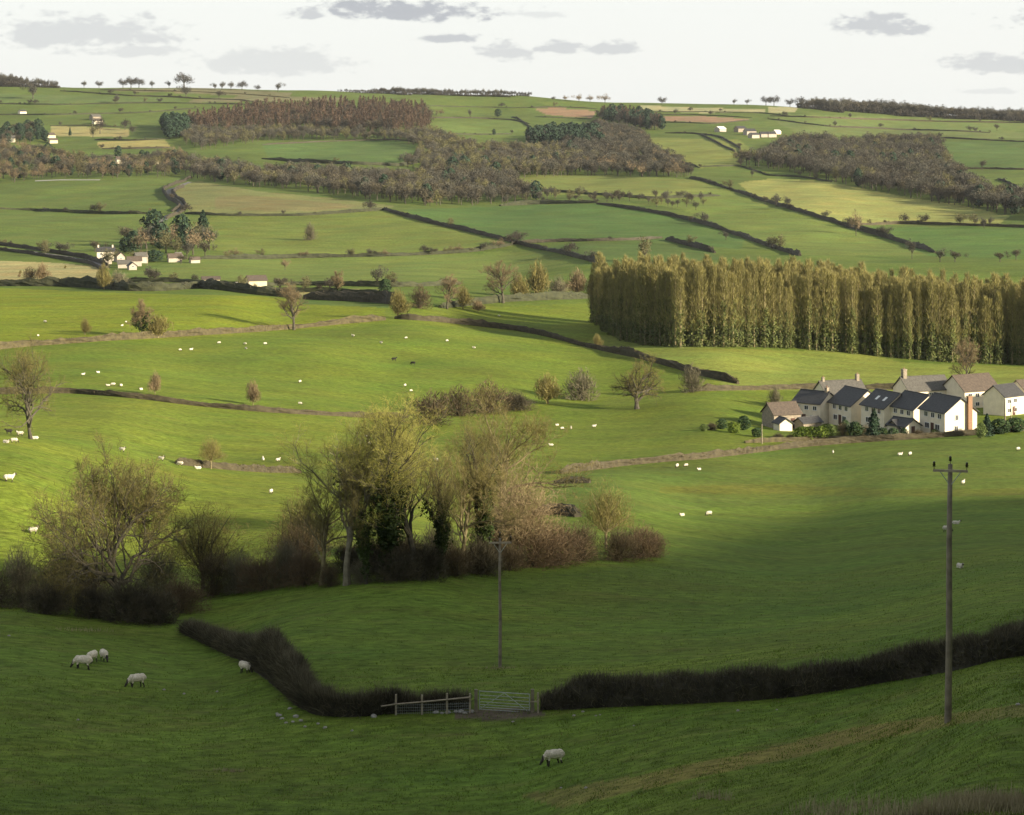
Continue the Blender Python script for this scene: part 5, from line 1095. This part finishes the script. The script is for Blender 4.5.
# ---------------------------------------------------------------- houses
WHITE=mat('cream_render',(.78,.70,.55),(.66,.59,.46),scale=.8,bump=.15)
STN=mat('stone_wall',(.34,.29,.22),(.20,.17,.13),scale=2.2,bump=.5,bscale=5)
BRICK=mat('tan_brick',(.30,.185,.11),(.22,.13,.08),scale=5,bump=.3)
SLATE=mat('dark_slate',(.062,.062,.062),(.036,.036,.037),scale=2.5,rough=.6,bump=.4)
TILE=mat('brown_tile',(.115,.090,.070),(.070,.056,.045),scale=2.2,bump=.4)
TILE_G=mat('grey_tile',(.12,.115,.10),(.075,.07,.062),scale=2.2,bump=.4)
PANE=mat('window_glass',(.03,.035,.04),(.02,.022,.026),rough=.08,spec=.8,scale=.6)
UPVC=mat('white_frame',(.75,.75,.72),(.68,.68,.65),scale=2)
DOORM=mat('painted_door',(.10,.05,.035),(.08,.04,.03),scale=2)
def window(root,c,face,w_,h):
    """face: unit normal in plan (local)"""
    nx,ny=face; yaw=math.atan2(ny,nx)+math.pi/2
    M=MB(); t=.09
    ca,sa=math.cos(yaw),math.sin(yaw)
    def bx(u,z,du,dz,dep,off): M.box((c[0]+ca*u+nx*off,c[1]+sa*u+ny*off,c[2]+z),(du,dep,dz),yaw)
    bx(0,h/2-t/2,w_,t,.10,.04); bx(0,-h/2+t/2,w_+.12,t,.16,.05); bx(-w_/2+t/2,0,t,h-2*t-.004,.10,.04); bx(w_/2-t/2,0,t,h-2*t-.004,.10,.04); bx(0,0,.06,h-2*t-.004,.08,.04)
    f=M.build('window',UPVC,root)
    M=MB(); 
    for s in(-1,1): bx(s*(w_/4-.01),0,w_/2-t-.05,h-2*t-.01,.03,.03)
    M.build('pane',PANE,f)
def house(px,py,W,Ln,eave,ridge,deg,label,wall=WHITE,roof=SLATE,wins=(),chim=(),door=None,lights=0,name='village_house',group=None,drop=0):
    loc=P(px,py); o=empty(name,loc,R(deg)); tag(o,label,'house' if 'house' in name or 'cottage' in name else name.replace('_',' '),group)
    x=W/2; y0,y1=0,Ln; b0=-2.0
    M=MB(); V=[(-x,y0,b0),(x,y0,b0),(x,y0,eave),(0,y0,ridge-.05),(-x,y0,eave),(-x,y1,b0),(x,y1,b0),(x,y1,eave),(0,y1,ridge-.05),(-x,y1,eave)]
    M.add(V,[(0,1,2,4),(6,5,9,7),(5,0,4,9),(1,6,7,2),(2,7,8,3),(9,4,3,8)],[(4,2,3),(7,9,8)])
    M.build('wall',wall,o)
    M=MB(); ov=.35; k=(ridge-eave)/x; th=.16
    for s in(-1,1):
        ex_=s*(x+ov); ez_=eave-k*ov
        V=[(0,y0-ov,ridge),(ex_,y0-ov,ez_),(ex_,y1+ov,ez_),(0,y1+ov,ridge)]; V+= [(a,b,c+th) for a,b,c in V]
        M.add(V,[(0,1,2,3),(4,5,6,7),(0,1,5,4),(1,2,6,5),(2,3,7,6)])
    M.box((0,(y0+y1)/2,ridge+th+.01),(.28,Ln+2*ov+.02,.12))
    rf=M.build('roof',roof,o)
    for (cy_,cx_,cw,hh,m_) in chim:
        M=MB(); M.box((cx_,cy_,ridge-.6+hh/2),(cw,cw*.8,hh+1.2)); M.box((cx_,cy_,ridge+hh+.06),(cw+.14,cw*.8+.14,.14)); c=M.build('chimney',m_,rf)
        M=MB(); lathe(M,[(.13,0),(.11,.4)],(cx_,cy_,ridge+hh+.12),8); M.build('chimney_pot',BRICK,rf)
    for j in range(lights):
        yy=Ln*(.3+.32*j); M=MB(); u=.5
        cx_=-x*u; cz=eave+(ridge-eave)*(1-u)+th+.03; s_=.5
        M.add([(cx_-s_,yy-.45,cz-k*s_),(cx_+s_,yy-.45,cz+k*s_),(cx_+s_,yy+.45,cz+k*s_),(cx_-s_,yy+.45,cz-k*s_)],[(0,1,2,3)]); M.build('skylight',UPVC,rf)
    for (f,u,z,w_,h) in wins:
        if f=='f': window(o,(u,y0,z),(0,-1),w_,h)
        elif f=='l': window(o,(-x,u,z),(-1,0),w_,h)
        elif f=='r': window(o,(x,u,z),(1,0),w_,h)
    if door:
        f,u=door; M=MB()
        if f=='f': M.box((u,y0-.03,.95),(1.0,.12,2.1))
        elif f=='l': M.box((-x-.03,u,.95),(.12,1.0,2.1))
        else: M.box((x+.03,u,.95),(.12,1.0,2.1))
        d_=M.build('door',DOORM,o)
    return o
LW=[('l',1.8,3.6,1.3,1.1),('l',4.2,3.6,1.3,1.1),('l',6.6,3.6,1.3,1.1),('l',2.6,1.3,1.6,1.2),('l',6.2,1.3,1.6,1.2)]
h=house(961,434,7.9,9,4.5,7.3,24,'front village house with cream gable and tall tan brick chimney stack',roof=SLATE,wins=LW+[('f',-1.0,3.4,.8,1.2),('f',-1.2,1.2,.9,1.1)],chim=[],door=('l',4.4))
M=MB(); M.box((1.9,-.32,3.0),(1.0,.6,9.0)); M.box((1.9,-.32,7.6),(1.15,.75,.2)); M.build('chimney_stack',BRICK,h)
house(929,430,7.9,8.5,4.5,7.4,25,'cream gabled village house, second from the front right with small gable window',wins=LW+[('f',1.2,2.6,.8,1.1)],door=('l',4.4))
house(900,428,8.2,9,4.4,7.4,24,'cream gabled house with two pale skylights in its dark slate roof',wins=LW,lights=2,door=('l',4.4))
house(868,425,9.0,9,4.4,7.6,24,'cream gabled house, second from the left of the front row',wins=LW+[('f',0,2.6,.9,1.1)],door=('l',4.4))
house(829,423,7.0,7.4,4.6,6.9,47,'leftmost house of the front row with three dark windows under its slate eaves',wins=[('l',1.4,3.5,1.1,1),('l',3.7,3.5,1.1,1),('l',6,3.5,1.1,1),('l',2,1.3,1.4,1.1)],door=('l',4.4),chim=[(.6,0,.8,.9,STN)])
RW=[('r',k,z,1.2,1.0) for k in (1.6,3.8,6.0,8.2) for z in (1.2,3.3)]
house(820,410,7,10.5,4.2,6.8,-72,'rear house with long grey roof behind the left of the front row',roof=TILE_G,wins=RW,chim=[(9.8,0,.9,1.3,STN),(.8,0,.7,.8,STN)])
house(901,408,7.5,11.5,4.5,7.3,-70,'rear house with long grey-brown roof and a tall stone chimney at its left',roof=TILE_G,wins=RW,chim=[(.8,0,1.2,1.8,STN)])
house(953,408,8.5,10.5,4.4,7.6,-62,'rear house with wide brown tiled roof behind the front cream gable',roof=TILE,wins=RW)
house(994,415,6,7,4.4,6.6,-50,'rightmost village house with lit left gable and dark hipped roof',roof=SLATE,wins=RW[:4],door=('r',3.3))
house(1017,411,7,10,4.4,7.0,-60,'house cut by the right edge of the frame with brown roof',roof=TILE,wins=RW)
house(768,427,5.2,6.8,3.1,5.2,-66,'brown stone barn with tan tiled roof at the left end of the village',wall=STN,roof=TILE,wins=[('r',2,1.6,.9,.8)],door=('r',4.8),name='stone_barn')
house(799,430,3.2,5,1.7,2.6,-60,'low dark-roofed shed before the leftmost front house',wall=STN,roof=SLATE,name='garden_shed')
house(786,431,3,3,1.7,2.7,20,'little shed with pale front beside the stone barn',wall=WHITE,roof=SLATE,name='garden_shed')
house(913,436,4.5,5,2.1,3.4,38,'low garage with slate roof in front of the second cream gable',wall=WHITE,roof=SLATE,name='garage',door=('f',0))
house(893,436,4,5,1.9,3.2,-60,'long low shed in the gardens before the skylight house',wall=STN,roof=SLATE,name='garden_shed')
# gardens
GV='garden trees and bushes of the village'
for pn,px,py,hp,wid,cat,lab in [('garden_conifer',874,440,31,1.1,'tree','tall dark conifer in front of the cream gables'),('garden_evergreen',855,438,16,1.2,'bush','dark green bush left of the dark conifer'),('brown_thicket',843,438,18,.8,'bush','brown twiggy bush in the middle of the front gardens'),
 ('garden_bright_bush',803,440,13,1.4,'hedge','first block of the bright green clipped garden hedge'),('garden_bright_bush',812,440,13,1.4,'hedge','second block of the bright green clipped garden hedge'),('garden_bright_bush',822,440,14,1.3,'hedge','right block of the bright green clipped garden hedge'),('green_bush',830,437,13,1,'bush','dull green bush at the right end of the clipped hedge'),
 ('garden_evergreen',893,439,11,1.2,'bush','small dark bush before the garage'),('garden_evergreen',904,437,9,1.1,'bush','little round dark bush by the low garage'),('garden_conifer',987,436,22,1.2,'tree','dark conifer right of the front cream gable'),('garden_evergreen',1000,434,15,1.6,'bush','dark hedge bush before the rightmost house'),('garden_evergreen',1016,432,14,1.7,'bush','dark hedge bush at the right frame edge'),
 ('green_bush',981,438,15,.8,'bush','thin pale bush touching the front cream gable'),('dark_thicket',712,430,9,1.2,'bush','dark low bush, leftmost of the garden left of the barn'),('garden_evergreen',722,429,10,1.4,'bush','dark evergreen bush left of the yellow one'),('garden_bright_bush',734,433,11,1.1,'bush','yellow-green bush beside the barn'),('garden_evergreen',744,430,14,1.2,'bush','tall dark evergreen bush just left of the barn'),('green_bush',704,431,7,1.4,'bush','low grey-green bush at the far left of the gardens'),
 ('garden_evergreen',757,437,9,1.5,'bush','dark bush before the barn gable'),('dark_thicket',778,440,8,1.5,'bush','low dark bramble before the barn'),('dark_thicket',790,440,7,1.2,'bush','low dark bramble left of the clipped hedge'),('ivy_field_tree',903,407,22,.35,'tree','ivy-covered trunk against the tall stone chimney'),('garden_evergreen',823,398,9,1.0,'tree','dark treetop behind the grey-roofed rear house'),('garden_evergreen',944,396,10,1.2,'tree','dark treetop behind the brown-roofed rear house'),('dark_thicket',1003,398,8,1.5,'bush','dark bush behind the right-hand roofs'),('grey_thicket',866,437,14,1,'bush','grey twiggy bush right behind the dark conifer'),
 ('garden_evergreen',884,438,10,1.1,'bush','dark round bush right of the dark conifer'),('brown_thicket',918,437,9,1.2,'bush','brown low bush by the garage wall'),('green_bush',935,436,7,1.3,'bush','dull green bush under the second cream gable'),('garden_evergreen',845,432,12,1,'bush','dark bush under the second left gable'),('brown_thicket',975,402,12,1.2,'bush','brown twiggy bush behind the brown roofs'),('grey_thicket',885,400,12,1.1,'bush','grey twiggy bush behind the skylight roof')]:
    put(pn,px,py,hp,'garden_bush' if cat=='bush' else ('garden_hedge' if cat=='hedge' else 'garden_tree'),lab,GV,wid,cat)
hedge([(745,443),(800,441),(850,440),(880,439)],.9,.8,'t','pale low garden bank before the clipped bright hedge',10,group='garden boundaries')
# far farm
fw=dict(group='buildings far across the valley')
house(97,261,5.5,8,4.6,6.4,-80,'white two-storey farmhouse at the left of the farm trees',wins=[('r',2,3.4,1.1,1),('r',6,3.4,1.1,1),('r',2,1.2,1.1,1),('r',6,1.2,1.1,1)],chim=[(.6,0,.8,.9,WHITE),(7.2,0,.8,.9,WHITE)],name='farm_house',**fw)
COTW=mat('pale_cottage_wall',(.46,.41,.34),(.34,.30,.25),scale=.5)
for px,py,W,Ln,e,r_,deg,lab,wl,rf in [(108,264,4,4,2.6,4,20,'low white wing in front of the white farmhouse',WHITE,TILE_G),(121,262,4.5,5,3.2,4.8,30,'pinkish cottage at the back of the farm cluster',WHITE,TILE),(118,268,4,6,2.4,3.8,-80,'small white cottage, front left of the cluster',WHITE,TILE_G),(127,266,4.5,7,3,4.6,-75,'white cottage in the middle of the cluster',WHITE,TILE),(135,263,5,6,3.6,5.2,-60,'white gabled cottage at the right of the cluster',WHITE,TILE_G),(133,270,4,4,2.2,3.6,25,'white shed in front of the cottage cluster',WHITE,TILE_G),(168,262,4,7,2.6,4.2,-70,'pale cottage under the farm trees',WHITE,TILE),(175,260,3,4,2.4,3.8,-40,'small pale cottage right of the one under the farm trees',WHITE,TILE_G),(190,263,3,5,2,3,-60,'low pale shed at the right foot of the farm trees',WHITE,TILE)]:
    house(px,py,W*.85,Ln*.9,e*.85,r_*.9,deg,lab,wall=COTW,roof=rf,name='cottage',wins=[('f',0,1.6,.9,.9)],**fw)
CREAM=mat('cream_cladding',(.62,.54,.38),(.52,.45,.31),scale=1,bump=.1)
ROOFW=mat('white_sheet_roof',(.70,.69,.66),(.6,.59,.56),scale=1)
house(202,287,5,6.5,3.0,3.8,-78,'cream-walled shed on the dark hedge line',wall=CREAM,roof=TILE,name='farm_shed',**fw)
house(219,289,5,6.5,1.5,2.2,-80,'long low shed with white roof right of the cream one',wall=STN,roof=ROOFW,name='farm_shed',**fw)
house(247,287,6,7,2.6,4.2,-70,'brown-roofed barn right of the white-roofed shed',wall=CREAM,roof=TILE,name='farm_shed',**fw)
for px,py,lab,s,wl,rf in [(19,114,'white cottage on the far hill at the top left',1.2,WHITE,SLATE),(91,120,'pair-gabled grey barn high on the far hill',1.6,STN,TILE_G),(93,124,'pale barn below the grey one high on the far hill',1.5,WHITE,TILE),(4,142,'white house in the hamlet at the left edge',1.6,WHITE,TILE_G),(44,139,'tan house in the hamlet',1.6,CREAM,TILE),(49,143,'small tan house right of the hamlet',1.2,CREAM,TILE),(116,164,'pale cottage at the edge of the left wood',1.6,WHITE,TILE),(151,164,'white cottage right of the pale one at the wood edge',1.0,WHITE,TILE_G),
  (717,132,'long white barn, leftmost of the far upper farm',1.5,COTW,ROOFW),(745,135,'white house in the middle of the far upper farm',1.7,COTW,SLATE),(750,138,'second white house of the far upper farm',1.4,COTW,SLATE),(760,137,'white gabled house right of the middle of the far upper farm',1.4,COTW,SLATE),(767,137,'white house at the right of the far upper farm',1.4,COTW,SLATE),(774,134,'small white shed, rightmost of the far upper farm',1.1,WHITE,ROOFW),(736,132,'dark barn behind the far upper farm',1.6,STN,SLATE)]:
    house(px,py,6*s,7*s,2.6*s,4.2*s,-65+random.uniform(-15,15),lab,wall=wl,roof=rf,name='farm_building',**fw)
# lanes and the pale strip by the left wood
LANE=mat('lane_tarmac',(.16,.155,.145),(.11,.105,.10),scale=.6)
def ribbon(pts,w_,m,name,lift=.12):
    line=np.array([tuple(p) for p in worldline(pts,6)]); d=np.gradient(line[:,:2],axis=0); d/=np.linalg.norm(d,axis=1)[:,None]+1e-9; n_=np.stack([-d[:,1],d[:,0]],1)
    V=[]
    for s in (-.5,-.25,0,.25,.5):
        q=line.copy(); q[:,:2]+=n_*w_*s; q[:,2]=hxy(q[:,0],q[:,1])+lift; V.append(q)
    V=np.stack(V,1); n=len(line); idx=np.arange(n*5).reshape(n,5); M=MB(); M.add(V.reshape(-1,3),np.stack([idx[:-1,:-1],idx[1:,:-1],idx[1:,1:],idx[:-1,1:]],-1).reshape(-1,4)); o=M.build(name,m); tag(o,kind='structure')
ribbon([(190,182),(178,187),(168,191),(170,196),(177,201),(182,205),(180,211),(168,216),(158,224),(152,232)],4,LANE,'lane')
ribbon([(-60,244),(0,248),(30,252),(60,256),(88,261),(106,268)],4.5,LANE,'track')
ribbon([(35,181),(60,180),(100,180)],9,mat('pale_yard',(.38,.37,.35),(.28,.27,.25),scale=.2),'yard')
